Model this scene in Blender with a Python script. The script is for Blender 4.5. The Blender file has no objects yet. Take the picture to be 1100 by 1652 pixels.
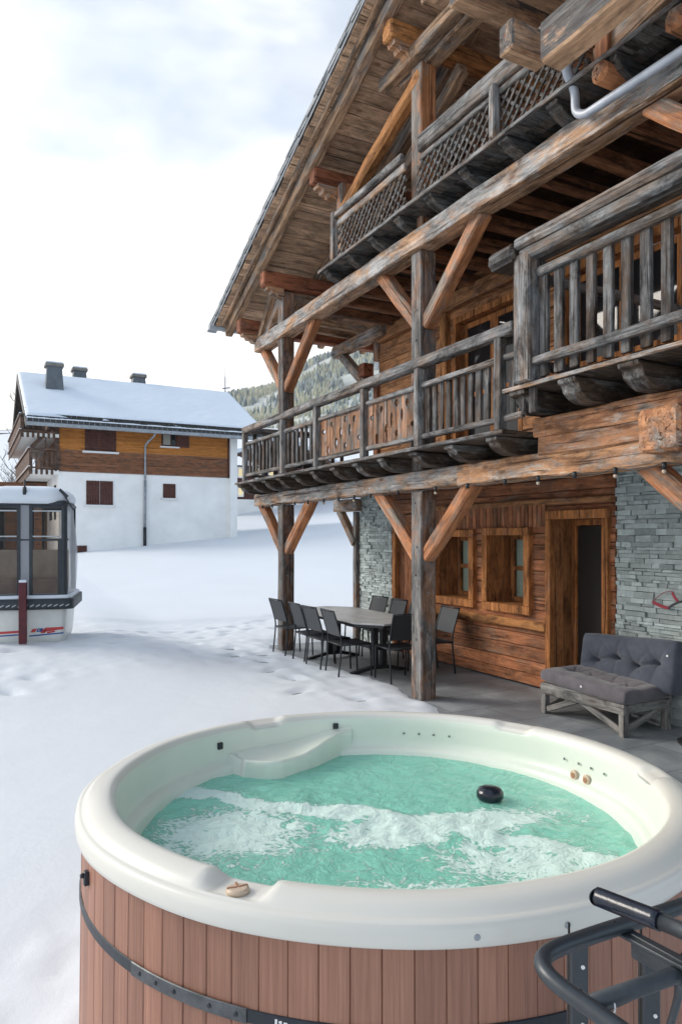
import bpy, bmesh, math, random
from mathutils import Vector, Matrix, noise
R = math.radians
PI = math.pi
random.seed(7)
scene = bpy.context.scene
COL = scene.collection

# ------------------------------------------------------------------ camera
YAW = math.atan2(600, 1150)
cam_d = bpy.data.cameras.new('camera')
cam = bpy.data.objects.new('camera', cam_d)
COL.objects.link(cam)
cam.location = (-4.634, -6.882, 1.9)
cam.rotation_euler = (R(90), 0, -YAW)
cam_d.sensor_fit = 'VERTICAL'
cam_d.sensor_height = 24.0
cam_d.lens = 1150.0 / 1652.0 * 24.0
cam_d.shift_y = (866.0 - 826.0) / 1652.0
cam_d.clip_start = 0.05
cam_d.clip_end = 5000
scene.camera = cam
scene.render.resolution_x = 681
scene.render.resolution_y = 1024
FW = Vector((math.sin(YAW), math.cos(YAW), 0))
RT = Vector((math.cos(YAW), -math.sin(YAW), 0))

# ------------------------------------------------------------------ world and sun
SUN_EL, SUN_AZ = R(27), R(-46)          # azimuth from +Y towards +X
world = bpy.data.worlds.new('World')
scene.world = world
world.use_nodes = True
wn = world.node_tree.nodes
wl = world.node_tree.links
wn.clear()
w_out = wn.new('ShaderNodeOutputWorld')
sky = wn.new('ShaderNodeTexSky')
sky.sky_type = 'NISHITA'
sky.sun_disc = False
sky.sun_elevation = SUN_EL
sky.sun_rotation = SUN_AZ
sky.air_density = 1.0
sky.dust_density = 1.5
bg1 = wn.new('ShaderNodeBackground'); bg1.inputs[1].default_value = 0.08
wl.new(sky.outputs[0], bg1.inputs[0])
bg2 = wn.new('ShaderNodeBackground'); bg2.inputs[1].default_value = 1.0
tc = wn.new('ShaderNodeTexCoord')
mp = wn.new('ShaderNodeMapping'); mp.inputs['Scale'].default_value = (1.3, 1.3, 3.2)
mp.inputs['Location'].default_value = (0.35, 0.1, 0.4)
wl.new(tc.outputs['Generated'], mp.inputs[0])
n1 = wn.new('ShaderNodeTexNoise'); n1.inputs['Scale'].default_value = 2.0; n1.inputs['Detail'].default_value = 7
n1.inputs['Distortion'].default_value = 0.35
wl.new(mp.outputs[0], n1.inputs[0])
sp = wn.new('ShaderNodeSeparateXYZ'); wl.new(tc.outputs['Generated'], sp.inputs[0])
# clouds thin out with height, so the blue comes through near the zenith
m1 = wn.new('ShaderNodeMath'); m1.operation = 'MULTIPLY_ADD'
wl.new(sp.outputs[2], m1.inputs[0]); m1.inputs[1].default_value = -0.62; m1.inputs[2].default_value = 0.42
m2 = wn.new('ShaderNodeMath'); m2.operation = 'ADD'
wl.new(n1.outputs[0], m2.inputs[0]); wl.new(m1.outputs[0], m2.inputs[1])
cr = wn.new('ShaderNodeValToRGB')
cr.color_ramp.elements[0].position = 0.46; cr.color_ramp.elements[0].color = (0.5, 0.5, 0.5, 1)
cr.color_ramp.elements[1].position = 0.66; cr.color_ramp.elements[1].color = (1, 1, 1, 1)
wl.new(m2.outputs[0], cr.inputs[0])
cr2 = wn.new('ShaderNodeValToRGB')
cr2.color_ramp.elements[0].position = 0.30; cr2.color_ramp.elements[0].color = (0.335, 0.385, 0.45, 1)
cr2.color_ramp.elements[1].position = 0.62; cr2.color_ramp.elements[1].color = (0.62, 0.615, 0.60, 1)
n2 = wn.new('ShaderNodeTexNoise'); n2.inputs['Scale'].default_value = 3.1; n2.inputs['Detail'].default_value = 6
wl.new(mp.outputs[0], n2.inputs[0])
m3 = wn.new('ShaderNodeMath'); m3.operation = 'MULTIPLY_ADD'
wl.new(sp.outputs[2], m3.inputs[0]); m3.inputs[1].default_value = -0.55; m3.inputs[2].default_value = 0.3
m4 = wn.new('ShaderNodeMath'); m4.operation = 'ADD'
wl.new(n2.outputs[0], m4.inputs[0]); wl.new(m3.outputs[0], m4.inputs[1])
dt = wn.new('ShaderNodeVectorMath'); dt.operation = 'DOT_PRODUCT'
wl.new(tc.outputs['Generated'], dt.inputs[0]); dt.inputs[1].default_value = (math.sin(SUN_AZ), math.cos(SUN_AZ), 0.35)
m5 = wn.new('ShaderNodeMath'); m5.operation = 'MULTIPLY_ADD'     # clouds are brighter towards the veiled sun
wl.new(dt.outputs['Value'], m5.inputs[0]); m5.inputs[1].default_value = 0.55; wl.new(m4.outputs[0], m5.inputs[2])
m6 = wn.new('ShaderNodeMath'); m6.operation = 'ADD'; wl.new(m5.outputs[0], m6.inputs[0]); m6.inputs[1].default_value = -0.31
wl.new(m6.outputs[0], cr2.inputs[0])
m7 = wn.new('ShaderNodeMath'); m7.operation = 'MULTIPLY_ADD'
wl.new(dt.outputs['Value'], m7.inputs[0]); m7.inputs[1].default_value = 0.30; wl.new(m2.outputs[0], m7.inputs[2])
m8 = wn.new('ShaderNodeMath'); m8.operation = 'ADD'; wl.new(m7.outputs[0], m8.inputs[0]); m8.inputs[1].default_value = -0.27
wl.new(m8.outputs[0], cr.inputs[0])
wl.new(cr2.outputs[0], bg2.inputs[0])
wmix = wn.new('ShaderNodeMixShader')
wl.new(cr.outputs[0], wmix.inputs[0]); wl.new(bg1.outputs[0], wmix.inputs[1]); wl.new(bg2.outputs[0], wmix.inputs[2])
wl.new(wmix.outputs[0], w_out.inputs[0])

sl = bpy.data.lights.new('sun', 'SUN')
sl.energy = 1.2
sl.angle = R(24)
sl.color = (1.0, 0.93, 0.84)
sun = bpy.data.objects.new('sun', sl)
COL.objects.link(sun)
sdir = Vector((math.sin(SUN_AZ) * math.cos(SUN_EL), math.cos(SUN_AZ) * math.cos(SUN_EL), math.sin(SUN_EL)))
sun.rotation_euler = sdir.to_track_quat('Z', 'Y').to_euler()
sun.location = sdir * 60

scene.view_settings.view_transform = 'Standard'
scene.view_settings.look = 'None'
scene.view_settings.exposure = 1.35
scene.view_settings.gamma = 1
scene.render.engine = 'CYCLES'
scene.cycles.max_bounces = 8
scene.cycles.transparent_max_bounces = 12

# ------------------------------------------------------------------ materials
class NT:
    def __init__(s, name):
        s.m = bpy.data.materials.new(name); s.m.use_nodes = True
        s.t = s.m.node_tree; s.n = s.t.nodes; s.l = s.t.links
        s.b = s.n['Principled BSDF']; s.o = s.n['Material Output']
    def add(s, typ, **kw):
        x = s.n.new(typ)
        for k, v in kw.items(): setattr(x, k, v)
        return x
    def sock(s, inp, v):
        if hasattr(v, 'is_output'): s.l.new(v, inp)
        else:
            if hasattr(inp.default_value, '__len__') and hasattr(v, '__len__') and len(v) == 3 and len(inp.default_value) == 4: v = (*v, 1)
            inp.default_value = v
    def math(s, op, a, b=0.0, c=0.0, clamp=False):
        x = s.add('ShaderNodeMath', operation=op); x.use_clamp = clamp
        s.sock(x.inputs[0], a); s.sock(x.inputs[1], b); s.sock(x.inputs[2], c)
        return x.outputs[0]
    def mix(s, f, a, b, mode='MIX'):
        x = s.add('ShaderNodeMix', data_type='RGBA', blend_type=mode)
        s.sock(x.inputs['Factor'], f); s.sock(x.inputs[6], a); s.sock(x.inputs[7], b)
        return x.outputs[2]
    def noise(s, vec, scale, detail=4, rough=0.5, dist=0.0):
        x = s.add('ShaderNodeTexNoise')
        if vec is not None: s.l.new(vec, x.inputs[0])
        x.inputs['Scale'].default_value = scale; x.inputs['Detail'].default_value = detail
        x.inputs['Roughness'].default_value = rough; x.inputs['Distortion'].default_value = dist
        return x.outputs[0]
    def map(s, vec, scale=(1, 1, 1), loc=(0, 0, 0)):
        x = s.add('ShaderNodeMapping'); s.l.new(vec, x.inputs[0])
        x.inputs['Scale'].default_value = scale; x.inputs['Location'].default_value = loc
        return x.outputs[0]
    def ramp(s, f, stops):
        x = s.add('ShaderNodeValToRGB'); s.l.new(f, x.inputs[0])
        e = x.color_ramp.elements
        while len(e) < len(stops): e.new(0.5)
        for i, (p, c) in enumerate(stops):
            e[i].position = p; e[i].color = (*c, 1) if hasattr(c, '__len__') else (c, c, c, 1)
        return x.outputs[0]
    def bump(s, h, strength=0.3, dist=0.01):
        x = s.add('ShaderNodeBump'); s.l.new(h, x.inputs['Height'])
        x.inputs['Strength'].default_value = strength; x.inputs['Distance'].default_value = dist
        s.l.new(x.outputs[0], s.b.inputs['Normal'])
    def rnd_vec(s, amp=40):
        tcn = s.add('ShaderNodeTexCoord'); oi = s.add('ShaderNodeObjectInfo'); g = s.add('ShaderNodeNewGeometry')
        r = s.math('ADD', s.math('MULTIPLY', oi.outputs['Random'], amp), s.math('MULTIPLY', g.outputs['Random Per Island'], amp * 0.7))
        cx = s.add('ShaderNodeCombineXYZ')
        for i in range(3): s.l.new(r, cx.inputs[i])
        v = s.add('ShaderNodeVectorMath', operation='ADD')
        s.l.new(tcn.outputs['Object'], v.inputs[0]); s.l.new(cx.outputs[0], v.inputs[1])
        rr = s.math('FRACT', s.math('ADD', oi.outputs['Random'], g.outputs['Random Per Island']))
        return v.outputs[0], rr

def wood(name, light, dark, grey=(0.25, 0.26, 0.28), gdark=(0.06, 0.062, 0.068), amt=0.4, front=0.0, rough=0.75, contrast=1.6, var=0.35, knots=True, bump=0.6, stain=0.8, pale=0.0, under=0.35):
    """aged timber: grain runs along local X; 'amt' is how much of it has weathered grey, 'front' adds weathering on the exposed -X world face"""
    k = NT(name)
    v, rr = k.rnd_vec()
    st = k.noise(k.map(v, (1.3, 20, 20)), 1.0, 6, 0.68, 0.9)
    fine = k.noise(k.map(v, (5, 75, 75)), 1.0, 5, 0.75)
    blot = k.noise(k.map(v, (1.1, 3.0, 3.0)), 1.7, 7, 0.72, 0.5)
    g = k.math('ADD', k.math('MULTIPLY', st, 0.62), k.math('MULTIPLY', fine, 0.38))
    c1 = k.ramp(g, [(0.33, dark), (0.5, tuple(0.5 * (a + b) for a, b in zip(light, dark))), (0.66, light)])
    c2 = k.ramp(g, [(0.36, gdark), (0.52, tuple(0.55 * x for x in grey)), (0.68, grey)])
    f = k.math('MULTIPLY_ADD', k.math('SUBTRACT', blot, 0.5), contrast * 4.0, amt)
    if front or under:
        ge = k.add('ShaderNodeNewGeometry'); sx = k.add('ShaderNodeSeparateXYZ'); k.l.new(ge.outputs['Normal'], sx.inputs[0])
        if front: f = k.math('ADD', f, k.math('MULTIPLY', k.math('MULTIPLY', sx.outputs[0], -1.0, 0, True), front))
        if under: f = k.math('SUBTRACT', f, k.math('MULTIPLY', k.math('MULTIPLY', sx.outputs[2], -1.0, 0, True), under))   # sheltered undersides keep their colour
    f = k.math('ADD', f, 0.0, 0, True)
    c = k.mix(f, c1, c2)
    sn_ = k.noise(k.map(v, (1.6, 4.5, 4.5), (9, 1, 4)), 1.6, 8, 0.75, 0.6)
    c = k.mix(stain, c, k.ramp(sn_, [(0.37, 0.16), (0.46, 0.62), (0.54, 1.0), (0.70, 1.45)]), 'MULTIPLY')
    if pale:
        pn = k.noise(k.map(v, (2.2, 7, 7), (2, 8, 1)), 1.5, 8, 0.78)
        c = k.mix(k.math('MULTIPLY', k.ramp(pn, [(0.55, 0.0), (0.66, 1.0)]), pale), c, (0.62, 0.58, 0.52))
    # checks (long drying cracks)
    cr_ = k.noise(k.map(v, (0.55, 26, 26), (3, 5, 7)), 1.0, 3, 0.5, 0.8)
    crk = k.ramp(cr_, [(0.33, 0.0), (0.385, 1.0)])
    c = k.mix(k.math('MULTIPLY', k.math('SUBTRACT', 1.0, crk), 0.9), c, tuple(0.25 * x for x in dark))
    if knots:
        vo = k.add('ShaderNodeTexVoronoi'); k.l.new(k.map(v, (2.3, 5.5, 5.5)), vo.inputs[0]); vo.inputs['Scale'].default_value = 1.0
        kn = k.ramp(vo.outputs['Distance'], [(0.07, 1.0), (0.16, 0.0)])
        c = k.mix(k.math('MULTIPLY', kn, 0.7), c, (dark[0] * 0.6, dark[1] * 0.45, dark[2] * 0.4))
    br = k.math('MULTIPLY_ADD', rr, var, 1.0 - var * 0.5)
    mul = k.add('ShaderNodeVectorMath', operation='SCALE'); k.l.new(c, mul.inputs[0]); k.l.new(br, mul.inputs[3])
    k.l.new(mul.outputs[0], k.b.inputs['Base Color'])
    k.b.inputs['Roughness'].default_value = rough
    k.b.inputs['Specular IOR Level'].default_value = 0.25
    hh = k.math('ADD', k.math('MULTIPLY', g, 0.6), k.math('MULTIPLY', crk, 0.8))
    k.bump(hh, bump, 0.012)
    return k.m

def simple(name, col, rough=0.6, metal=0.0, nscale=0, namp=0.15, bumpy=0.0, bscale=60, spec=0.5, coat=0.0):
    k = NT(name)
    tcn = k.add('ShaderNodeTexCoord')
    if nscale:
        n = k.noise(tcn.outputs['Object'], nscale, 5, 0.6)
        lo = tuple(max(0, x * (1 - namp)) for x in col); hi = tuple(x * (1 + namp) for x in col)
        k.l.new(k.ramp(n, [(0.3, lo), (0.7, hi)]), k.b.inputs['Base Color'])
    else: k.b.inputs['Base Color'].default_value = (*col, 1)
    k.b.inputs['Roughness'].default_value = rough; k.b.inputs['Metallic'].default_value = metal
    k.b.inputs['Specular IOR Level'].default_value = spec
    k.b.inputs['Coat Weight'].default_value = coat
    if bumpy: k.bump(k.noise(tcn.outputs['Object'], bscale, 4), bumpy, 0.005)
    return k.m

M = {}
ORL, ORD = (0.50, 0.215, 0.09), (0.17, 0.062, 0.025)
M['beam'] = wood('weathered_beam', (0.58, 0.36, 0.21), (0.18, 0.09, 0.05), (0.52, 0.51, 0.50), (0.11, 0.108, 0.108), amt=0.55, front=0.2, pale=0.5, under=0.8)
M['beam_warm'] = wood('warm_beam', (0.60, 0.33, 0.17), (0.25, 0.11, 0.05), (0.45, 0.43, 0.40), (0.15, 0.13, 0.12), amt=0.14, front=0.1, pale=0.6)
M['post'] = wood('post_timber', (0.36, 0.20, 0.12), (0.11, 0.055, 0.035), (0.30, 0.29, 0.28), (0.055, 0.052, 0.052), amt=0.42, front=0.5, pale=0.25)
M['brace'] = wood('brace_timber', (0.62, 0.27, 0.12), (0.22, 0.08, 0.035), (0.40, 0.33, 0.27), (0.11, 0.085, 0.07), amt=0.02, front=0.32, stain=0.5)
M['orange'] = wood('orange_timber', (0.66, 0.31, 0.11), (0.30, 0.11, 0.035), (0.35, 0.30, 0.25), (0.1, 0.08, 0.07), amt=-0.15, contrast=0.8)
M['gpost'] = wood('gable_post_timber', (0.66, 0.30, 0.13), (0.26, 0.095, 0.04), (0.42, 0.38, 0.34), (0.12, 0.10, 0.09), amt=-0.05, front=0.8, stain=0.5)
M['red'] = wood('purlin_timber', (0.42, 0.15, 0.07), (0.15, 0.05, 0.028), (0.3, 0.22, 0.18), (0.1, 0.06, 0.05), amt=-0.05, contrast=0.8)
M['grey'] = wood('grey_railing', (0.28, 0.20, 0.15), (0.07, 0.055, 0.045), (0.38, 0.377, 0.373), (0.035, 0.035, 0.037), amt=0.8, stain=1.0)
M['dgrey'] = wood('dark_grey_timber', (0.17, 0.13, 0.10), (0.04, 0.034, 0.03), (0.15, 0.15, 0.15), (0.012, 0.012, 0.013), amt=0.85, stain=1.0)
M['baluster'] = wood('baluster_timber', (0.13, 0.085, 0.06), (0.03, 0.022, 0.018), (0.24, 0.24, 0.24), (0.014, 0.014, 0.015), amt=0.6, stain=1.0)
M['joist'] = wood('joist_timber', (0.12, 0.08, 0.055), (0.025, 0.018, 0.014), (0.34, 0.33, 0.32), (0.030, 0.029, 0.028), amt=0.15, stain=0.9, front=0.7)
M['soffit'] = wood('soffit_boards', (0.80, 0.54, 0.35), (0.34, 0.20, 0.12), (0.52, 0.46, 0.40), (0.12, 0.095, 0.08), amt=0.15, var=0.45, stain=0.6, contrast=1.1)
M['rafter'] = wood('rafter_timber', (0.62, 0.40, 0.24), (0.20, 0.11, 0.065), (0.48, 0.44, 0.40), (0.11, 0.09, 0.08), amt=0.2, front=0.25)
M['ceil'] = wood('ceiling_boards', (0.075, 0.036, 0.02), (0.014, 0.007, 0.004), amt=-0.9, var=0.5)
M['ceiljoist'] = wood('ceiling_joists', (0.40, 0.18, 0.085), (0.10, 0.04, 0.02), amt=-0.6)
M['wall'] = wood('log_wall_timber', (0.56, 0.225, 0.10), (0.17, 0.055, 0.025), (0.42, 0.27, 0.18), (0.10, 0.05, 0.032), amt=0.18, contrast=1.1, var=0.5, stain=0.65)
M['wallup'] = wood('upper_wall_timber', (0.58, 0.29, 0.13), (0.25, 0.10, 0.04), amt=-0.3, var=0.3)
M['frame'] = wood('window_frame_timber', (0.62, 0.26, 0.085), (0.28, 0.095, 0.03), amt=-0.5, var=0.2)
M['jamb'] = wood('jamb_boards', (0.50, 0.22, 0.08), (0.25, 0.095, 0.035), amt=-0.6, var=0.25)
M['panel'] = wood('carved_panel_boards', (0.52, 0.25, 0.12), (0.14, 0.06, 0.03), (0.33, 0.29, 0.26), (0.09, 0.075, 0.065), amt=0.42, var=0.7)
M['tie'] = wood('tie_beam_timber', (0.72, 0.46, 0.28), (0.30, 0.16, 0.09), (0.20, 0.185, 0.175), (0.045, 0.042, 0.04), amt=0.35, front=1.0, under=1.3, stain=0.5)
M['stack'] = wood('stacked_beam', (0.64, 0.32, 0.16), (0.20, 0.075, 0.035), (0.44, 0.39, 0.34), (0.12, 0.09, 0.075), amt=0.18, pale=0.35)
M['sofawood'] = wood('bench_timber', (0.36, 0.34, 0.31), (0.17, 0.155, 0.14), (0.38, 0.37, 0.355), (0.16, 0.155, 0.15), amt=0.6, knots=True, bump=0.25)
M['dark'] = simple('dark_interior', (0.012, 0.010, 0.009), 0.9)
M['black'] = simple('black_metal', (0.022, 0.026, 0.030), 0.42, 0.3, 40, 0.2)
M['sling'] = simple('sling_fabric', (0.055, 0.060, 0.066), 0.75, 0, 250, 0.35, 0.3, 400)
M['slingdark'] = simple('black_sling_fabric', (0.018, 0.019, 0.022), 0.7, 0, 250, 0.35, 0.3, 400)
M['tabletop'] = simple('ceramic_tabletop', (0.42, 0.41, 0.40), 0.38, 0, 5, 0.25)
M['pipe'] = simple('grey_pipe', (0.40, 0.43, 0.48), 0.45, 0.15, 8, 0.15)
M['zinc'] = simple('zinc', (0.30, 0.32, 0.34), 0.6, 0.15, 6, 0.25)
M['white'] = simple('white_paint', (0.75, 0.75, 0.74), 0.6)
M['mat'] = simple('rubber_mat', (0.02, 0.02, 0.022), 0.95, 0, 60, 0.5, 0.8, 120)
M['redstrap'] = simple('red_strap', (0.28, 0.01, 0.03), 0.5)
M['curtain'] = simple('curtain', (0.75, 0.86, 0.80), 0.9, 0, 30, 0.1)
M['bulb'] = simple('glass_bulb', (0.50, 0.40, 0.30), 0.15)

def mat_slate():
    k = NT('slate_tiles')
    v, rr = k.rnd_vec()
    n = k.noise(v, 14, 5, 0.7)
    c = k.ramp(n, [(0.3, (0.13, 0.145, 0.16)), (0.7, (0.36, 0.385, 0.41))])
    br = k.math('MULTIPLY_ADD', rr, 0.6, 0.7)
    mul = k.add('ShaderNodeVectorMath', operation='SCALE'); k.l.new(c, mul.inputs[0]); k.l.new(br, mul.inputs[3])
    k.l.new(mul.outputs[0], k.b.inputs['Base Color']); k.b.inputs['Roughness'].default_value = 0.6
    k.bump(n, 0.5, 0.01)
    return k.m
M['slate'] = mat_slate()

def mat_stone():
    k = NT('ledge_stone')
    v, rr = k.rnd_vec()
    n = k.noise(v, 9, 8, 0.7, 0.5); n2_ = k.noise(k.map(v, (1, 6, 30)), 6, 5, 0.7)
    c = k.ramp(n, [(0.28, (0.33, 0.385, 0.375)), (0.5, (0.50, 0.565, 0.55)), (0.75, (0.68, 0.73, 0.70))])
    c = k.mix(k.math('MULTIPLY', n2_, 0.35), c, (0.36, 0.42, 0.42))
    br = k.math('MULTIPLY_ADD', rr, 0.6, 0.72)
    mul = k.add('ShaderNodeVectorMath', operation='SCALE'); k.l.new(c, mul.inputs[0]); k.l.new(br, mul.inputs[3])
    k.l.new(mul.outputs[0], k.b.inputs['Base Color']); k.b.inputs['Roughness'].default_value = 0.85
    k.bump(k.math('ADD', n, n2_), 0.8, 0.02)
    return k.m
M['stone'] = mat_stone()

def mat_snow(name='snow', tint=(0.765, 0.80, 0.835), b=0.16, sc=4):
    k = NT(name)
    tcn = k.add('ShaderNodeTexCoord')
    v = tcn.outputs['Object']
    big = k.noise(v, sc * 0.12, 4, 0.5); mid = k.noise(v, sc, 6, 0.6); fi = k.noise(v, sc * 30, 3, 0.6)
    c = k.ramp(big, [(0.3, tuple(x * 0.965 for x in tint)), (0.7, tint)])
    k.l.new(c, k.b.inputs['Base Color'])
    k.b.inputs['Roughness'].default_value = 0.65; k.b.inputs['Specular IOR Level'].default_value = 0.3
    h = k.math('ADD', k.math('MULTIPLY', mid, 1.0), k.math('MULTIPLY', fi, 0.10))
    k.bump(h, b, 0.05)
    return k.m
M['snow'] = mat_snow()
M['roofsnow'] = mat_snow('roof_snow', (0.76, 0.82, 0.88), 0.35, 1.2)

def mat_patio():
    k = NT('patio_slate')
    tcn = k.add('ShaderNodeTexCoord'); v = tcn.outputs['Object']
    n = k.noise(v, 1.6, 7, 0.65, 0.4); f = k.noise(v, 26, 6, 0.7)
    c = k.ramp(n, [(0.32, (0.17, 0.19, 0.205)), (0.5, (0.28, 0.30, 0.315)), (0.68, (0.44, 0.455, 0.46))])
    c = k.mix(k.math('MULTIPLY', f, 0.5), c, (0.20, 0.215, 0.23))
    # joints between the slabs
    br = k.add('ShaderNodeTexBrick'); k.l.new(k.map(v, (1, 1, 1)), br.inputs[0])
    br.inputs['Scale'].default_value = 1.0; br.inputs['Mortar Size'].default_value = 0.006; br.inputs['Brick Width'].default_value = 0.9; br.inputs['Row Height'].default_value = 0.6
    br.inputs['Color1'].default_value = (1, 1, 1, 1); br.inputs['Color2'].default_value = (0.82, 0.82, 0.82, 1); br.inputs['Mortar'].default_value = (0.35, 0.35, 0.35, 1)
    c = k.mix(0.8, c, br.outputs[0], 'MULTIPLY')
    k.l.new(c, k.b.inputs['Base Color'])
    k.l.new(k.ramp(n, [(0.3, 0.35), (0.7, 0.75)]), k.b.inputs['Roughness'])
    k.bump(k.math('ADD', f, n), 0.35, 0.01)
    return k.m
M['patio'] = mat_patio()

def mat_acrylic():
    k = NT('tub_acrylic')
    tcn = k.add('ShaderNodeTexCoord'); v = tcn.outputs['Object']
    n = k.noise(v, 1.3, 4); f = k.noise(v, 90, 4, 0.6)
    c = k.ramp(n, [(0.3, (0.67, 0.65, 0.575)), (0.7, (0.72, 0.70, 0.635))])
    k.l.new(c, k.b.inputs['Base Color'])
    k.b.inputs['Roughness'].default_value = 0.30; k.b.inputs['Coat Weight'].default_value = 0.15
    k.bump(f, 0.03, 0.003)
    return k.m
M['acrylic'] = mat_acrylic()
M['acrylic_in'] = simple('tub_acrylic_inner', (0.70, 0.74, 0.64), 0.3, 0, 1.5, 0.05)

def mat_skirt():
    k = NT('skirt_boards')
    v, rr = k.rnd_vec()
    st = k.noise(k.map(v, (60, 60, 1.2)), 1.0, 4, 0.6); f = k.noise(k.map(v, (240, 240, 5)), 1.0, 3, 0.6)
    g = k.math('ADD', k.math('MULTIPLY', st, 0.5), k.math('MULTIPLY', f, 0.5))
    c = k.ramp(g, [(0.35, (0.225, 0.100, 0.064)), (0.65, (0.37, 0.182, 0.118))])
    br = k.math('MULTIPLY_ADD', rr, 0.30, 0.85)
    mul = k.add('ShaderNodeVectorMath', operation='SCALE'); k.l.new(c, mul.inputs[0]); k.l.new(br, mul.inputs[3])
    k.l.new(mul.outputs[0], k.b.inputs['Base Color']); k.b.inputs['Roughness'].default_value = 0.5
    k.bump(g, 0.35, 0.004)
    return k.m
M['skirt'] = mat_skirt()

def mat_water(tub_xy):
    k = NT('bubbling_water')
    tcn = k.add('ShaderNodeTexCoord'); v = tcn.outputs['Object']
    # swirling domain for the foam streaks
    wv = k.noise(v, 1.6, 3, 0.5)
    wc = k.add('ShaderNodeVectorMath', operation='SCALE')
    nn = k.add('ShaderNodeTexNoise'); k.l.new(v, nn.inputs[0]); nn.inputs['Scale'].default_value = 3.2; nn.inputs['Detail'].default_value = 6
    k.l.new(nn.outputs['Color'], wc.inputs[0]); wc.inputs[3].default_value = 0.35
    va = k.add('ShaderNodeVectorMath', operation='ADD'); k.l.new(v, va.inputs[0]); k.l.new(wc.outputs[0], va.inputs[1])
    vv = va.outputs[0]
    # mask where the jets throw foam: a band across the tub, plus the left bay and the near right bay
    s = k.add('ShaderNodeSeparateXYZ'); k.l.new(v, s.inputs[0])
    X, Y = s.outputs[0], s.outputs[1]            # local: X to camera right, Y away
    def gauss(a, inv):                            # 1 at a=0, falls off
        q = k.math('MULTIPLY', a, inv); q = k.math('MULTIPLY', q, q)
        return k.math('POWER', 2.718, k.math('MULTIPLY', q, -1.0))
    wob = k.math('MULTIPLY', k.math('SUBTRACT', wv, 0.5), 0.5)
    # band: y = 0.28 - 0.42*(x+0.3) bent
    line1 = k.math('ADD', k.math('MULTIPLY_ADD', X, 0.40, Y), -0.10)
    b1 = gauss(k.math('ADD', line1, wob), 14.0)
    # second band from the ball towards the left
    line2 = k.math('ADD', k.math('MULTIPLY_ADD', X, -0.22, Y), 0.02)
    b2 = k.math('MULTIPLY', gauss(k.math('ADD', line2, wob), 9.0), gauss(k.math('ADD', X, -0.25), 2.0))
    dx = k.math('ADD', X, 0.62); dy = k.math('ADD', Y, 0.02)
    b3 = gauss(k.math('SQRT', k.math('ADD', k.math('MULTIPLY', dx, dx), k.math('MULTIPLY', dy, k.math('MULTIPLY', dy, 1.4)))), 2.9)
    ex = k.math('ADD', X, -0.50); ey = k.math('ADD', Y, 0.30)
    b4 = gauss(k.math('SQRT', k.math('ADD', k.math('MULTIPLY', ex, ex), k.math('MULTIPLY', ey, k.math('MULTIPLY', ey, 3.5)))), 2.6)
    fx = k.math('ADD', X, -0.15); fy = k.math('ADD', Y, 0.62)
    b5 = gauss(k.math('SQRT', k.math('ADD', k.math('MULTIPLY', fx, k.math('MULTIPLY', fx, 0.4)), k.math('MULTIPLY', fy, k.math('MULTIPLY', fy, 3.0)))), 2.2)
    mask = k.math('MAXIMUM', k.math('MAXIMUM', b1, b2), k.math('MAXIMUM', k.math('MULTIPLY', b3, 0.78), k.math('MAXIMUM', k.math('MULTIPLY', b4, 0.62), k.math('MULTIPLY', b5, 0.50))))
    # lacy foam
    vo = k.add('ShaderNodeTexVoronoi', feature='DISTANCE_TO_EDGE'); k.l.new(k.map(vv, (1, 1.7, 1)), vo.inputs[0]); vo.inputs['Scale'].default_value = 22
    lace = k.math('SUBTRACT', 1.0, k.math('MULTIPLY', vo.outputs['Distance'], 3.4), 0, True)
    fn = k.noise(k.map(vv, (1, 1.6, 1)), 9, 8, 0.72, 0.8); fm = k.noise(vv, 42, 7, 0.78)
    d = k.math('ADD', k.math('MULTIPLY', lace, 0.15), k.math('ADD', k.math('MULTIPLY', fn, 0.80), k.math('MULTIPLY', fm, 0.55)))
    d = k.math('ADD', d, k.math('MULTIPLY', mask, 0.62))
    foam = k.ramp(d, [(0.955, 0.0), (1.01, 0.32), (1.12, 0.62), (1.40, 1.0)])
    foam = k.math('MULTIPLY', foam, 0.82)
    # water body: tinted transparency plus a little milky scattering
    tr = k.add('ShaderNodeBsdfTransparent'); tr.inputs[0].default_value = (0.68, 0.99, 0.90, 1)
    df = k.add('ShaderNodeBsdfDiffuse'); df.inputs[0].default_value = (0.40, 0.99, 0.77, 1)
    gl = k.add('ShaderNodeBsdfGlossy'); gl.inputs['Roughness'].default_value = 0.06
    fo = k.add('ShaderNodeBsdfDiffuse'); fo.inputs[0].default_value = (0.74, 0.86, 0.80, 1)
    mx0 = k.add('ShaderNodeMixShader'); mx0.inputs[0].default_value = 0.60
    k.l.new(tr.outputs[0], mx0.inputs[1]); k.l.new(df.outputs[0], mx0.inputs[2])
    fr = k.add('ShaderNodeFresnel'); fr.inputs[0].default_value = 1.33
    mx1 = k.add('ShaderNodeMixShader'); k.l.new(fr.outputs[0], mx1.inputs[0]); k.l.new(mx0.outputs[0], mx1.inputs[1]); k.l.new(gl.outputs[0], mx1.inputs[2])
    mx2 = k.add('ShaderNodeMixShader'); k.l.new(foam, mx2.inputs[0]); k.l.new(mx1.outputs[0], mx2.inputs[1]); k.l.new(fo.outputs[0], mx2.inputs[2])
    k.l.new(mx2.outputs[0], k.o.inputs[0])
    h = k.math('ADD', k.math('MULTIPLY', k.noise(vv, 16, 5, 0.6, 1.0), 0.8), k.math('MULTIPLY', foam, 0.5))
    bp = k.add('ShaderNodeBump'); k.l.new(h, bp.inputs['Height']); bp.inputs['Strength'].default_value = 0.7; bp.inputs['Distance'].default_value = 0.03
    for nd in (df, gl, fo, fr): k.l.new(bp.outputs[0], nd.inputs['Normal'])
    return k.m

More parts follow.
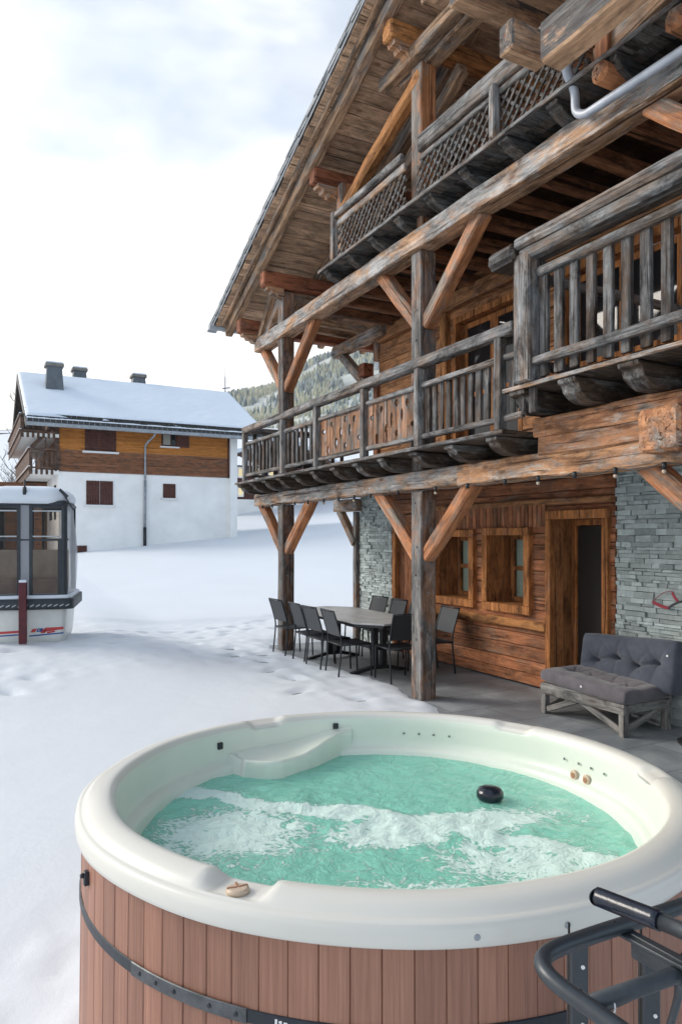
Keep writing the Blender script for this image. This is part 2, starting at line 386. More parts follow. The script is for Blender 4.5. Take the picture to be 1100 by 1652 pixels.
def mat_glass(name, tint=(0.03, 0.03, 0.03), rough=0.04, tr_amt=0.0, trcol=(0.8, 0.8, 0.8)):
    k = NT(name)
    k.b.inputs['Base Color'].default_value = (*tint, 1); k.b.inputs['Roughness'].default_value = rough
    k.b.inputs['Specular IOR Level'].default_value = 0.35
    if tr_amt:
        tr = k.add('ShaderNodeBsdfTransparent'); tr.inputs[0].default_value = (*trcol, 1)
        mx = k.add('ShaderNodeMixShader'); mx.inputs[0].default_value = tr_amt
        k.l.new(k.b.outputs[0], mx.inputs[1]); k.l.new(tr.outputs[0], mx.inputs[2]); k.l.new(mx.outputs[0], k.o.inputs[0])
    return k.m
M['glass'] = mat_glass('window_glass', tr_amt=0.85, trcol=(.95, .97, .95))
M['glassdark'] = mat_glass('dark_glass', (0.02, 0.02, 0.022))
M['cabglass'] = mat_glass('cabin_glass', (0.05, 0.048, 0.045), tr_amt=0.80, trcol=(0.97, 0.95, 0.93))

# ------------------------------------------------------------------ mesh helpers
def link(name, me, mat=None, parent=None, mw=None, smooth=False):
    o = bpy.data.objects.new(name, me); COL.objects.link(o)
    if mat is not None:
        for mm in (mat if isinstance(mat, (list, tuple)) else [mat]): me.materials.append(mm)
    if smooth:
        for p in me.polygons: p.use_smooth = True
    if parent is not None: o.parent = parent
    if mw is not None:
        o.matrix_basis = (world_m(parent).inverted() @ mw) if parent is not None else mw
    return o
def world_m(o):
    m = Matrix.Identity(4)
    while o is not None:
        m = o.matrix_basis @ m; o = o.parent
    return m
def build(name, bm, mat=None, parent=None, mw=None, smooth=False):
    me = bpy.data.meshes.new(name); bm.normal_update(); bm.to_mesh(me); bm.free()
    if mw is None and parent is not None: mw = Matrix.Identity(4)
    return link(name, me, mat, parent, mw, smooth)
M_UP = Matrix(((0, 0, 1, 0), (0, 1, 0, 0), (1, 0, 0, 0), (0, 0, 0, 1)))
def build_v(name, bm, mat, parent):
    """like build, but local X points up, so that the grain of boards and stiles stands vertical"""
    for v in bm.verts: v.co = Vector((v.co.z, v.co.y, v.co.x))
    bmesh.ops.recalc_face_normals(bm, faces=bm.faces)
    return build(name, bm, mat, parent, M_UP)
def tag(o, label=None, cat=None, group=None, kind=None):
    if label: o['label'] = label
    if cat: o['category'] = cat
    if group: o['group'] = group
    if kind: o['kind'] = kind
    return o
def empty(name, loc=(0, 0, 0), rz=0, label=None, cat=None, group=None):
    o = bpy.data.objects.new(name, None); COL.objects.link(o); o.location = loc; o.rotation_euler = (0, 0, rz)
    o.empty_display_size = 0.1
    o.matrix_basis = Matrix.Translation(loc) @ Matrix.Rotation(rz, 4, 'Z')
    return tag(o, label, cat, group)
def copy_tree(o, parent=None):
    c = o.copy(); COL.objects.link(c)
    if parent is not None: c.parent = parent
    for ch in [x for x in COL.objects if x.parent is o]: copy_tree(ch, c)
    return c
def face(bm, vs, mi=0):
    f = bm.faces.new(vs); f.material_index = mi; return f
def box(bm, a, b, mi=0, m=None, ch=0.0):
    x0, y0, z0 = [min(p, q) for p, q in zip(a, b)]; x1, y1, z1 = [max(p, q) for p, q in zip(a, b)]
    v = [bm.verts.new(Vector(c) if m is None else m @ Vector(c)) for c in
         ((x0, y0, z0), (x1, y0, z0), (x1, y1, z0), (x0, y1, z0), (x0, y0, z1), (x1, y0, z1), (x1, y1, z1), (x0, y1, z1))]
    fs = [face(bm, [v[i] for i in q], mi) for q in ((3, 2, 1, 0), (4, 5, 6, 7), (0, 1, 5, 4), (1, 2, 6, 5), (2, 3, 7, 6), (3, 0, 4, 7))]
    if ch > 0:
        es = list({e for f in fs for e in f.edges})
        bmesh.ops.bevel(bm, geom=es, offset=ch, segments=1, affect='EDGES', profile=0.5)
def frame_m(p0, d, up=(0, 0, 1)):
    x = Vector(d).normalized(); u = Vector(up)
    if abs(x.dot(u)) > 0.98: u = Vector((0, 1, 0))
    y = u.cross(x).normalized(); z = x.cross(y)
    m = Matrix((x, y, z)).transposed().to_4x4(); m.translation = Vector(p0)
    return m
def beam(name, parent, p0, p1, w, h, mat, up=(0, 0, 1), wob=0.005, ch=0.014, off=(0, 0), taper=None, bow=0.0):
    """timber from p0 to p1 (axis), w across, h along 'up'; local X runs along the grain"""
    p0 = Vector(p0); p1 = Vector(p1); L = (p1 - p0).length
    m = frame_m(p0, p1 - p0, up)
    n = max(1, int(L / 0.3)); bm = bmesh.new(); rings = []
    hw, hh = w / 2, h / 2
    c = min(ch, hw * 0.45, hh * 0.45)
    prof = [(-hw + c, -hh), (hw - c, -hh), (hw, -hh + c), (hw, hh - c), (hw - c, hh), (-hw + c, hh), (-hw, hh - c), (-hw, -hh + c)]
    xs = [0.0] + [c] + [L * i / n for i in range(1, n)] + [L - c, L]
    for i, x in enumerate(xs):
        e = 1.0
        sy = sz = 0.0
        if i in (0, len(xs) - 1): sy = sz = c * 0.7
        t = x / L
        tp = 1.0 if taper is None else 1 + (taper - 1) * t
        bw = bow * 4 * t * (1 - t)
        ring = []
        jy, jz = random.uniform(-wob, wob), random.uniform(-wob, wob)
        for (y, z) in prof:
            yy = y * tp; zz = z * tp
            yy -= math.copysign(sy, yy); zz -= math.copysign(sz, zz)
            ring.append(bm.verts.new((x, yy + off[0] + jy * 0.6 + random.uniform(-wob, wob) * 0.5, zz + off[1] + bw + jz * 0.6 + random.uniform(-wob, wob) * 0.5)))
        rings.append(ring)
    for a, b in zip(rings, rings[1:]):
        for i in range(8):
            j = (i + 1) % 8
            bm.faces.new((a[i], b[i], b[j], a[j]))
    bm.faces.new(list(rings[0])); bm.faces.new(list(reversed(rings[-1])))
    bmesh.ops.recalc_face_normals(bm, faces=bm.faces)
    return build(name, bm, mat, parent, m)
def prism(bm, pts, t0, t1, axis='y', mi=0, m=None):
    """extrude a 2-D outline; axis y: pts are (x,z); axis x: pts are (y,z); axis z: pts are (x,y)"""
    def P(p, t):
        q = {'y': (p[0], t, p[1]), 'x': (t, p[0], p[1]), 'z': (p[0], p[1], t)}[axis]
        return Vector(q) if m is None else m @ Vector(q)
    a = [bm.verts.new(P(p, t0)) for p in pts]; b = [bm.verts.new(P(p, t1)) for p in pts]
    fs = [face(bm, a, mi), face(bm, list(reversed(b)), mi)]
    n = len(pts)
    for i in range(n): fs.append(face(bm, [a[i], b[i], b[(i + 1) % n], a[(i + 1) % n]], mi))
    bmesh.ops.recalc_face_normals(bm, faces=fs)
def tube(bm, pts, r, seg=12, caps=True, mi=0, radii=None):
    pts = [Vector(p) for p in pts]; rings = []
    prev = None
    for i, p in enumerate(pts):
        d = (pts[min(i + 1, len(pts) - 1)] - pts[max(i - 1, 0)]).normalized()
        if prev is None:
            u = Vector((0, 0, 1)) if abs(d.z) < 0.9 else Vector((1, 0, 0))
            a = d.cross(u).normalized()
        else:
            a = (prev - d * prev.dot(d)).normalized()
        prev = a; b = d.cross(a)
        rr = radii[i] if radii else r
        rings.append([bm.verts.new(p + (a * math.cos(2 * PI * k / seg) + b * math.sin(2 * PI * k / seg)) * rr) for k in range(seg)])
    for A, B in zip(rings, rings[1:]):
        for k in range(seg): face(bm, (A[k], A[(k + 1) % seg], B[(k + 1) % seg], B[k]), mi).smooth = True
    if caps:
        face(bm, list(reversed(rings[0])), mi); face(bm, rings[-1], mi)
def smooth_path(pts, n=6):
    pts = [Vector(p) for p in pts]; out = []
    P = [pts[0]] + pts + [pts[-1]]
    for i in range(1, len(P) - 2):
        for k in range(n):
            t = k / n; a, b, c, d = P[i - 1], P[i], P[i + 1], P[i + 2]
            out.append(0.5 * ((2 * b) + (c - a) * t + (2 * a - 5 * b + 4 * c - d) * t * t + (3 * b - a - 3 * c + d) * t ** 3))
    out.append(pts[-1]); return out
def lathe(bm, prof, seg=96, mi=0, closed=False):
    rings = [[bm.verts.new((r * math.cos(2 * PI * k / seg), r * math.sin(2 * PI * k / seg), z)) for k in range(seg)] for r, z in prof]
    for A, B in zip(rings, rings[1:]):
        for k in range(seg):
            f = face(bm, (A[k], A[(k + 1) % seg], B[(k + 1) % seg], B[k]), mi); f.smooth = True
    return rings
def fnoise(x, y, z=0.0, s=1.0): return noise.noise(Vector((x * s, y * s, z)))
def ss(a, b, x):
    t = min(1, max(0, (x - a) / (b - a))); return t * t * (3 - 2 * t)

# ================================================================== SETTING
TUB = Vector((-3.096, -4.329, 0))
CX, CY, CZ = cam.location
def ground_z(x, y):
    z = ss(7, 34, y) * 1.0 + max(0.0, x + 1) * 0.10 * ss(7, 30, y) * (1 if x < 60 else 60 / x)
    s = 0.4 * x + 0.9 * y
    z += 0.16 * (min(max(s, 45), 560) - 45)
    z += 0.20 * ss(1.0, 5.0, y) * (1 - ss(-2.6, -0.8, x)) * (1 - ss(9, 20, y))
    return z
def snow_detail(x, y):
    d = 0.0
    near = 1 - ss(30, 60, abs(x) + abs(y))
    d += near * (0.022 * fnoise(x, y, 1.0, 0.45) + 0.003 * fnoise(x, y, 4.0, 2.2))
    # trampled strip and its little bank
    b = ss(2.4, 4.2, y - 0.22 * x) * (1 - ss(8.0, 8.8, y - 0.05 * x))
    d += b * (0.028 * abs(fnoise(x, y, 8.0, 2.6)) + 0.016 * fnoise(x, y, 9.0, 6.0) - 0.012)
    d += 0.05 * ss(8.2, 8.9, y - 0.05 * x + 0.3 * fnoise(x, y, 2, .7)) * (1 - ss(9, 14, y))
    # trampled along the edge of the terrace
    e = ss(-1.6, -0.7, x) * (1 - ss(0.0, 0.6, x)) * ss(-1.5, 0, y) * (1 - ss(5, 7, y))
    d += e * (0.03 * fnoise(x, y, 6, 5.0))
    # left front: tracks beside the tub
    r = math.hypot(x - TUB.x, y - TUB.y)
    l = (1 - ss(1.5, 1.85, r)) * (1 - ss(-2.6, -1.8, y))
    d += l * (0.055 * abs(fnoise(x, y, 5, 4.5)) + 0.02 * fnoise(x, y, 5, 9) - 0.015)
    d += 0.03 * (1 - ss(1.20, 1.4, r))
    return d
PRINTS = []
random.seed(21)
for tr in range(9):                                   # rows of footprints crossing the strip
    x, y = random.uniform(-5, 0.0), random.uniform(4.4, 7.8); a = random.uniform(-0.5, 0.4) + (PI if random.random() < .5 else 0)
    for i in range(14):
        PRINTS.append((x + (0.09 if i % 2 else -0.09) * math.sin(a), y + (0.09 if i % 2 else -0.09) * math.cos(a), a))
        a += random.uniform(-0.15, 0.15); x += 0.55 * math.cos(a); y += 0.55 * math.sin(a)
for (px_, py_) in ((-4.2, 2.3), (-3.9, 2.9), (-5.2, -0.6), (-5.1, -2.9), (-4.75, -3.6), (-5.3, -3.9), (-4.9, -4.6), (-5.2, -5.0), (-1.1, 1.0), (-0.8, 1.7), (-0.9, 2.4), (-0.7, 3.2), (-0.9, 3.9), (-0.6, 0.3), (-0.75, 4.6), (-1.2, 5.2)):
    PRINTS.append((px_, py_, random.uniform(0, 3)))
def prints_z(x, y):
    d = 0
    for (a, b, r) in PRINTS:
        ux, uy = x - a, y - b
        if abs(ux) < 0.4 and abs(uy) < 0.4:
            c, s = math.cos(r), math.sin(r)
            q = ((ux * c + uy * s) / 0.17) ** 2 + ((-ux * s + uy * c) / 0.085) ** 2
            d -= 0.085 * math.exp(-q) - 0.022 * math.exp(-q * 0.28)
    return d
def edge_x(y):
    """where the bare terrace begins, as an x for each y"""
    e = -0.18 + 0.10 * math.sin(y * 1.3) + 0.12 * fnoise(y, 0.3, 2.0, 1.1) + 0.05 * fnoise(y, 1.3, 5.0, 6)
    if y < -0.3: e += -0.3 * min(1, (-0.3 - y))
    return e
def snow_z(x, y):
    z = ground_z(x, y) + snow_detail(x, y)
    if -9 < x < 3 and -9 < y < 13: z += prints_z(x, y)
    inside = ss(0, 0.30, x - edge_x(y) + 0.10 * fnoise(x, y, 3, 4)) * (1 - ss(4.9, 5.5, y + 0.2 * fnoise(x, y, 3, 2)))
    if y < 6 and x < 9: z = z * (1 - inside) + (-0.010 - 0.09 * ss(0.1, 0.75, x - edge_x(y)) + 0.020 * fnoise(x, y, 11, 7)) * inside + 0.035 * (1 - inside)
    return z
def axis_coords(lo, hi, step, far_lo, far_hi, g=1.22):
    c = [lo + i * step for i in range(int((hi - lo) / step) + 1)]
    s = step; p = c[-1]
    while p < far_hi: s *= g; p += s; c.append(p)
    s = step; p = c[0]; pre = []
    while p > far_lo: s *= g; p -= s; pre.append(p)
    return list(reversed(pre)) + c
xs = axis_coords(-7.0, 1.0, 0.075, -900, 1400); ys = axis_coords(-7.0, 9.6, 0.085, -300, 1500)
vs = [(x, y, snow_z(x, y)) for y in ys for x in xs]; nx = len(xs)
fs = [(j * nx + i, j * nx + i + 1, (j + 1) * nx + i + 1, (j + 1) * nx + i) for j in range(len(ys) - 1) for i in range(nx - 1)]
me = bpy.data.meshes.new('snow_ground'); me.from_pydata(vs, [], fs)
tag(link('snow_ground', me, M['snow'], smooth=True), kind='structure')

bm = bmesh.new()
box(bm, (-2.2, -14, -0.5), (9.0, 4.75, 0.0))
tag(build('terrace', bm, M['patio']), kind='structure')

# far hillside with its forest
CREST = [(-400, 120), (0, 160), (200, 178), (300, 195), (387, 216), (418, 220), (446, 228), (477, 249), (504, 266), (542, 278), (600, 300), (700, 345), (1000, 420), (1500, 470)]
def crest(px):
    for (a, za), (b, zb) in zip(CREST, CREST[1:]):
        if a <= px <= b: return za + (zb - za) * (px - a) / (b - a)
    return CREST[0][1] if px < 0 else CREST[-1][1]
def hill_pt(px, D):
    a = (px - 550) / 1150
    p = Vector((CX, CY, 0)) + FW * D + RT * (D * a)
    t = (D - 480) / 620
    z0 = 72 - 6
    z = z0 + (crest(px) - z0) * (ss(0, 1, t) * 0.6 + 0.4 * max(0, min(1, t))) + 9 * noise.noise(Vector((p.x * .006, p.y * .006, 0))) * min(1, max(0, t * 3)) * (1 - ss(0.7, 1, t))
    if D > 1100: z = crest(px) - (D - 1100) * 0.35
    return Vector((p.x, p.y, z))
bm = bmesh.new()
pxs = [-700 + 25 * i for i in range(100)]; Ds = [440 + 20 * i for i in range(46)]
g = [[bm.verts.new(hill_pt(px, D)) for px in pxs] for D in Ds]
for a, b in zip(g, g[1:]):
    for i in range(len(pxs) - 1): bm.faces.new((a[i], a[i + 1], b[i + 1], b[i])).smooth = True
M['hillsnow'] = simple('hill_ground', (0.52, 0.54, 0.50), 0.9, 0, 0.02, 0.3)
tag(build('hill', bm, M['hillsnow']), kind='structure')

M['conifer'] = simple('frosted_hazy_conifer', (0.15, 0.185, 0.185), 0.9, 0, 0.02, 0.35)  # frosted green, paled bluish to put distance haze into the colour
M['larch'] = simple('hazy_larch_gold', (0.44, 0.43, 0.31), 0.9, 0, 0.02, 0.3)  # yellow larch, lightened for haze as well
M['pale'] = simple('snowy_conifer', (0.38, 0.42, 0.42), 0.9, 0, 0.02, 0.3)
bm = bmesh.new(); random.seed(4)
cnt = 0
while cnt < 5200:
    px = random.uniform(290, 720); D = 500 + 600 * random.random() ** 0.8
    p = hill_pt(px, D)
    nz = noise.noise(Vector((p.x * 0.012, p.y * 0.012, 3)))
    # a ski piste and snow clearings
    yim = 866 - 1150 * (p.z - 1.9) / D
    lane = (p.z - 190) - (px - 470) * 0.75
    if D < 1080 and abs(lane - 6) < 9 + 7 * nz: continue
    if nz < -0.28 and D < 1050: continue
    cnt += 1
    h = random.uniform(7, 12) * (0.8 if D < 700 else 1); r = h * random.uniform(0.2, 0.3)
    gold = noise.noise(Vector((p.x * 0.007, p.y * 0.007, 9))) + random.uniform(-.35, .35)
    mi = 1 if (gold > 0.02 and D < 1010) else (2 if random.random() < 0.35 else 0)
    for (zb, zt, rr) in ((0, 0.62, 1.0), (0.33, 1.0, 0.68)):
        top = bm.verts.new(p + Vector((0, 0, h * zt - 1)))
        ring = [bm.verts.new(p + Vector((r * rr * math.cos(k * PI / 3 + cnt), r * rr * math.sin(k * PI / 3 + cnt), h * zb - 1 + random.uniform(-.3, .3)))) for k in range(6)]
        for k in range(6): face(bm, (ring[k], ring[(k + 1) % 6], top), mi)
tag(build('forest', bm, [M['conifer'], M['larch'], M['pale']]), kind='stuff')

# ================================================================== CHALET
chalet = empty('timber_chalet', (0, 0, 0), 0, 'old timber chalet of weathered beams and carved balconies over a slate terrace', 'chalet')
CH = chalet
PW = 0.215
# --- posts
def post(x, y, z0, z1, w=PW, mat='post', name='post', par=CH):
    return beam(name, par, (x + w / 2, y + w / 2, z0), (x + w / 2, y + w / 2, z1), w, w, M[mat], up=(0, 1, 0), wob=0.004)
for y in (0.0, 4.1, -4.2):
    post(0, y, -0.05, 2.44)
    post(0, y, 2.66, 5.235)
post(0, 4.1, 5.45, 6.0)
post(0, 0.0, 5.5, 7.42, mat='gpost')
post(0.01, 2.0, 5.5, 6.9, 0.17, mat='gpost')
post(0.01, -4.2, 5.5, 8.6)
def bolt(x, y, z, d=(-1, 0, 0), r=0.012):
    bm = bmesh.new(); p = Vector((x, y, z)); q = Vector(d); tube(bm, [p - q * .003, p + q * 0.006, p + q * .010], r, 8, radii=[r, r, r * .6]); build('bolt', bm, M['sofawood'], CH)
for y in (0.0, 4.1):
    for z in (0.7, 1.45, 1.78, 2.3, 4.2, 4.55): bolt(-0.004, y + 0.10 + 0.03 * math.sin(z * 9), z)
    for z in (0.55, 1.25, 1.66): bolt(0.09 + 0.04 * math.sin(z * 5), y - 0.004, z, (0, -1, 0))
# --- main horizontal beams along the facade
def ubeam(y0, y1, z0, z1, x0, x1, mat='beam', par=CH, name='beam', **k):
    return beam(name, par, ((x0 + x1) / 2, y0, (z0 + z1) / 2), ((x0 + x1) / 2, y1, (z0 + z1) / 2), x1 - x0, z1 - z0, M[mat], wob=k.pop('wob', 0.009), **k)
ubeam(5.35, -0.75, 2.45, 2.655, -0.04, 0.2)
ubeam(-0.755, -5.6, 2.44, 2.66, -0.06, 0.2, 'beam_warm', wob=0.012)
ubeam(5.3, -6.2, 5.235, 5.47, -0.05, 0.19)
# stacked timbers of the raised bay
ubeam(-1.95, -6.5, 2.80, 2.975, -0.10, 0.17, 'stack', wob=0.012)
ubeam(-1.99, -3.16, 2.63, 2.798, -0.085, 0.17, 'stack', wob=0.012)
beam('beam', CH, (-0.22, -3.36, 2.69), (1.6, -3.36, 2.69), 0.36, 0.33, M['stack'], wob=0.014, ch=0.03)
ubeam(-3.55, -6.5, 2.55, 2.798, -0.085, 0.17, 'stack')
# --- braces in the facade plane
def brace(y0, z0, y1, z1, x0=0.03, x1=0.185, h=0.165, mat='brace'):
    beam('brace', CH, ((x0 + x1) / 2, y0, z0), ((x0 + x1) / 2, y1, z1), x1 - x0, h, M[mat], up=(0, 0.3, 1), wob=0.007, ch=0.02)
for (yp, s0, s1) in ((0.0, -0.93, 0.95), (4.1, -1.02, 0.98), (-4.2, 0, 1.05)):
    if s0: brace(yp + s0 + 0.05, 2.50, yp + 0.03, 1.66)
    brace(yp + PW + s1 - 0.05, 2.50, yp + PW - 0.03, 1.66)
    if s0: brace(yp + s0 - 0.08, 5.28, yp + 0.03, 4.36)
    brace(yp + PW + s1 - 0.12, 5.28, yp + PW - 0.03, 4.42)
# gable struts above the upper balcony
beam('strut', CH, (0.07, 2.15, 6.42), (0.07, 0.02, 7.30), 0.16, 0.19, M['orange'], wob=0.008, ch=0.035, bow=0.03)
beam('strut', CH, (0.45, 1.75, 6.35), (0.45, -0.2, 7.35), 0.13, 0.16, M['rafter'], wob=0.006)
ubeam(0.80, -5.0, 7.44, 7.60, -0.10, 0.04, 'rafter', name='tie_beam', wob=0.01)
ubeam(0.55, -5.0, 7.40, 7.58, 0.045, 0.24, 'rafter', name='tie_beam', wob=0.01)
ubeam(-2.66, -6.5, 5.60, 5.92, -0.69, -0.46, 'tie', name='tie_beam', wob=0.012, ch=0.02)
beam('purlin', CH, (-0.30, -0.55, 7.78), (2.2, -0.55, 7.78), 0.24, 0.24, M['rafter'])
beam('purlin', CH, (-0.52, -1.35, 7.12), (2.2, -1.35, 7.12), 0.20, 0.22, M['tie'])
beam('purlin', CH, (-0.52, -1.82, 7.05), (2.2, -1.82, 7.05), 0.22, 0.24, M['tie'])
ubeam(-0.95, -3.2, 7.26, 7.48, -0.58, -0.36, 'tie', name='tie_beam')
beam('bolster', CH, (-0.80, -2.40, 5.93), (-0.40, -2.40, 5.93), 0.17, 0.24, M['tie'])
beam('purlin', CH, (-0.38, -2.6, 7.2), (2.2, -2.6, 7.2), 0.26, 0.26, M['rafter'])
beam('purlin', CH, (-0.30, -2.88, 5.53), (1.6, -2.88, 5.53), 0.15, 0.15, M['brace'], ch=0.045)
beam('purlin', CH, (-0.30, -3.55, 5.52), (1.6, -3.55, 5.52), 0.16, 0.16, M['brace'], ch=0.05)
beam('beam', CH, (0.0, -2.2, 6.45), (1.6, -3.4, 6.25), 0.16, 0.18, M['rafter'])

for (y, z, m_, w_) in ((-2.78, 6.05, 'rafter', .17), (-3.15, 6.3, 'brace', .16), (-3.45, 5.95, 'tie', .2), (-3.9, 6.2, 'rafter', .2)):
    beam('purlin', CH, (-0.25, y, z), (1.9, y + .15, z), w_, w_, M[m_], ch=0.035, wob=.009)
beam('beam', CH, (-0.12, -2.74, 5.72), (-0.12, -3.9, 5.95), 0.14, 0.2, M['rafter'], wob=.01)
beam('beam', CH, (-0.16, -2.86, 5.66), (-0.16, -2.86, 6.5), 0.14, 0.14, M['brace'], up=(0, 1, 0), wob=.008)
# --- roof
ROOFZ = lambda u: 8.272 - 0.391 * u            # tile top on the left slope
roof = None
RIDGE = -4.6
bm = bmesh.new(); random.seed(11)
sl = math.atan(0.391); cs, sn = math.cos(sl), math.sin(sl)
def slope_m(side=1):
    # local X = world X, local Y down the slope, local Z = outwards
    z = ROOFZ(RIDGE)
    m = Matrix(((1, 0, 0), (0, cs * side, sn * side), (0, -sn, cs))).to_4x4()
    m.translation = Vector((0, RIDGE, z)); return m
SLm = slope_m(1)
Ltot = (5.97 - RIDGE) / cs
y = 0.0
while y < Ltot:                                  # soffit boards, running across the slope
    w = random.uniform(0.15, 0.21)
    if y + w > Ltot: w = Ltot - y
    x0 = -0.585 + random.uniform(-0.012, 0.012)
    box(bm, (x0, y + 0.003, -0.135 + random.uniform(-0.004, 0.004)), (6.5, y + w - 0.003, -0.105), m=SLm)
    y += w
bmesh.ops.recalc_face_normals(bm, faces=bm.faces)
roof = build('roof', bm, M['soffit'], CH)
bm = bmesh.new()
for y in [RIDGE - 0.1 - 0.2 * i for i in range(35)]:
    z = ROOFZ(RIDGE) - 0.135 - 0.391 * (RIDGE - y)
    box(bm, (-0.58, y - 0.195, z - 0.08), (6.5, y, z - 0.05))
build('roof', bm, M['soffit'], CH)
bm = bmesh.new(); y = 0.0; k = 0
while y < Ltot - 0.05:                            # slate courses
    x = -0.62 + random.uniform(-0.01, 0.01)
    while x < 6.4:
        w = random.uniform(0.2, 0.34)
        a = random.uniform(0, 0.015)
        v = [SLm @ Vector(c) for c in ((x, y - 0.06, -0.075), (x + w - 0.004, y - 0.06, -0.075), (x + w - 0.004, y + 0.40, -0.040 + a), (x, y + 0.40, -0.040 + a),
             (x, y - 0.06, -0.055), (x + w - 0.004, y - 0.06, -0.055), (x + w - 0.004, y + 0.40, 0.012 + a), (x, y + 0.40, 0.012 + a))]
        vv = [bm.verts.new(c) for c in v]
        for q in ((3, 2, 1, 0), (4, 5, 6, 7), (0, 1, 5, 4), (1, 2, 6, 5), (2, 3, 7, 6), (3, 0, 4, 7)): bm.faces.new([vv[i] for i in q])
        x += w if x < 0.5 else 3.0 * w
        if x > 0.6: pass
    y += 0.33; k += 1
bmesh.ops.recalc_face_normals(bm, faces=bm.faces)
build('slate_covering', bm, M['slate'], roof)
bm = bmesh.new()
box(bm, (-0.60, RIDGE - 7.2, 0), (6.5, RIDGE, 0.04), m=Matrix.Translation((0, 0, ROOFZ(RIDGE) - 0.06)) @ Matrix(((1, 0, 0, 0), (0, 1, 0, 0), (0, 0.391, 1, -0.391 * RIDGE), (0, 0, 0, 1))))
build('slate_covering', bm, M['slate'], roof)
# verge: a stack of slates over a shade-black gap strip and a thin metal strip
bm = bmesh.new(); y = -0.05; random.seed(14)
while y < Ltot - 0.1:
    for (o, t, lx) in ((0.0, 0.026, -0.632), (0.13, 0.022, -0.622)):
        q = Matrix.Rotation(R(3.0), 4, 'X')
        m = SLm @ Matrix.Translation((0, y + o, -0.052 if o else -0.030)) @ Matrix.Rotation(R(-3.2), 4, 'X').inverted()
        box(bm, (lx + random.uniform(-.006, .006), 0, 0), (-0.45, 0.40, t), m=m)
    y += 0.33
bmesh.ops.recalc_face_normals(bm, faces=bm.faces); build('verge_slates', bm, M['slate'], roof)
bm = bmesh.new(); box(bm, (-0.604, 0.0, -0.092), (-0.50, Ltot, -0.040), m=SLm); build('verge_gap_strip', bm, M['dark'], roof)  # near-black strip puts the shade of the open gap into colour
bm = bmesh.new()
box(bm, (-0.616, 0.0, -0.112), (-0.600, Ltot, -0.094), m=SLm)
box(bm, (-0.60, Ltot, -0.14), (6.5, Ltot + 0.02, -0.02), m=SLm)
build('verge_flashing', bm, M['zinc'], roof)
bm = bmesh.new(); g0 = SLm @ Vector((-0.68, Ltot + 0.06, -0.12)); g1 = SLm @ Vector((6.5, Ltot + 0.06, -0.12))
tube(bm, [g0, g1], 0.055, 10); build('gutter', bm, M['zinc'], roof)
# rafters
def rafter(x, w, y0, y1, dz0=-0.345, dz1=-0.14, mat='rafter'):
    a = Vector((x, y0, ROOFZ(y0) + (dz0 + dz1) / 2)); b = Vector((x, y1, ROOFZ(y1) + (dz0 + dz1) / 2))
    beam('rafter', CH, a, b, w, abs(dz1 - dz0), M[mat], wob=0.006)
for x in (-0.34, 0.75, 1.55, 2.5, 3.6, 4.7):
    rafter(x, 0.13, -4.6, 5.9)
rafter(-0.47, 0.05, -4.6, 5.85, -0.20)
# purlins running back into the house (with a carved bolster under each end)
for (y, zt, h) in ((5.29, 5.80, 0.25), (4.12, 6.27, 0.25), (2.2, 7.08, 0.22), (0.18, 7.86, 0.22)):
    beam('purlin', CH, (-0.36, y, zt - h / 2), (6.4, y, zt - h / 2), 0.20, h, M['red' if y > 1 else 'orange'], wob=0.006, ch=0.025)
    bm = bmesh.new(); zb = zt - h
    prism(bm, [(-0.30, zb), (-0.29, zb - 0.05), (-0.22, zb - 0.05), (-0.20, zb - 0.10), (-0.13, zb - 0.10), (-0.10, zb - 0.14), (0.0, zb - 0.15), (0.0, zb)], y - 0.08, y + 0.08)
    build('bolster', bm, M['beam_warm'], CH, Matrix.Identity(4))
beam('tie_beam', CH, (-0.12, 4.21, 6.0), (1.62, 4.21, 5.93), 0.13, 0.14, M['rafter'])
beam('brace', CH, (0.02, 4.50, 6.15), (0.02, 5.28, 5.40), 0.1, 0.12, M['rafter'])
beam('brace', CH, (0.1, 4.28, 6.05), (0.1, 5.1, 5.45), 0.1, 0.14, M['beam'])

# --- lower balcony: deck, joists, railing
bm = bmesh.new()
for y0, y1, z in ((5.25, -1.93, 2.855), (-1.935, -6.5, 3.205)):
    x = -0.42
    while x < 1.6:
        box(bm, (x, y1, z - 0.035), (x + 0.15 - 0.004, y0, z + random.uniform(-.002, .002))); x += 0.15
balc = build('balcony', bm, M['joist'], CH)
beam('deck_edge', balc, (-0.432, 5.25, 2.84), (-0.432, -1.93, 2.84), 0.02, 0.036, M['grey'], ch=.004, wob=.002)
beam('deck_edge', balc, (-0.432, -1.93, 3.19), (-0.432, -6.5, 3.19), 0.02, 0.036, M['beam'], ch=.004, wob=.002)
def joist(y, x0, zt, h, w=0.15, par=None, mat='joist', x1=1.62, jit=True):
    zb = zt - h; q = random.uniform(-.015, .015) if jit else 0
    bm = bmesh.new()
    pts = [(x0 + 0.0, zt), (x0 + 0.005, zt - 0.035), (x0 + 0.045 + q, zt - 0.05), (x0 + 0.075 + q, zt - h * 0.62), (x0 + 0.13 + q, zb + 0.03), (x0 + 0.20, zb), (x1, zb), (x1, zt)]
    prism(bm, [(p[0], p[1] - zt + h / 2) for p in pts], -w / 2, w / 2)
    bmesh.ops.bevel(bm, geom=[e for e in bm.edges], offset=0.006, segments=1, affect='EDGES')
    build('joist', bm, M[mat], par, Matrix.Translation((0, y, zt - h / 2)))
for y in (5.14, 4.53, 3.95, 3.35, 2.75, 2.12, 1.50, 0.88, 0.26, -0.42, -1.07, -1.72):
    joist(y, -0.40, 2.815, 0.155, 0.15, balc)
for y in (-2.10, -2.68, -3.28, -3.9, -4.5, -5.1):
    joist(y, -0.43, 3.165, 0.185, 0.19, balc, 'joist')
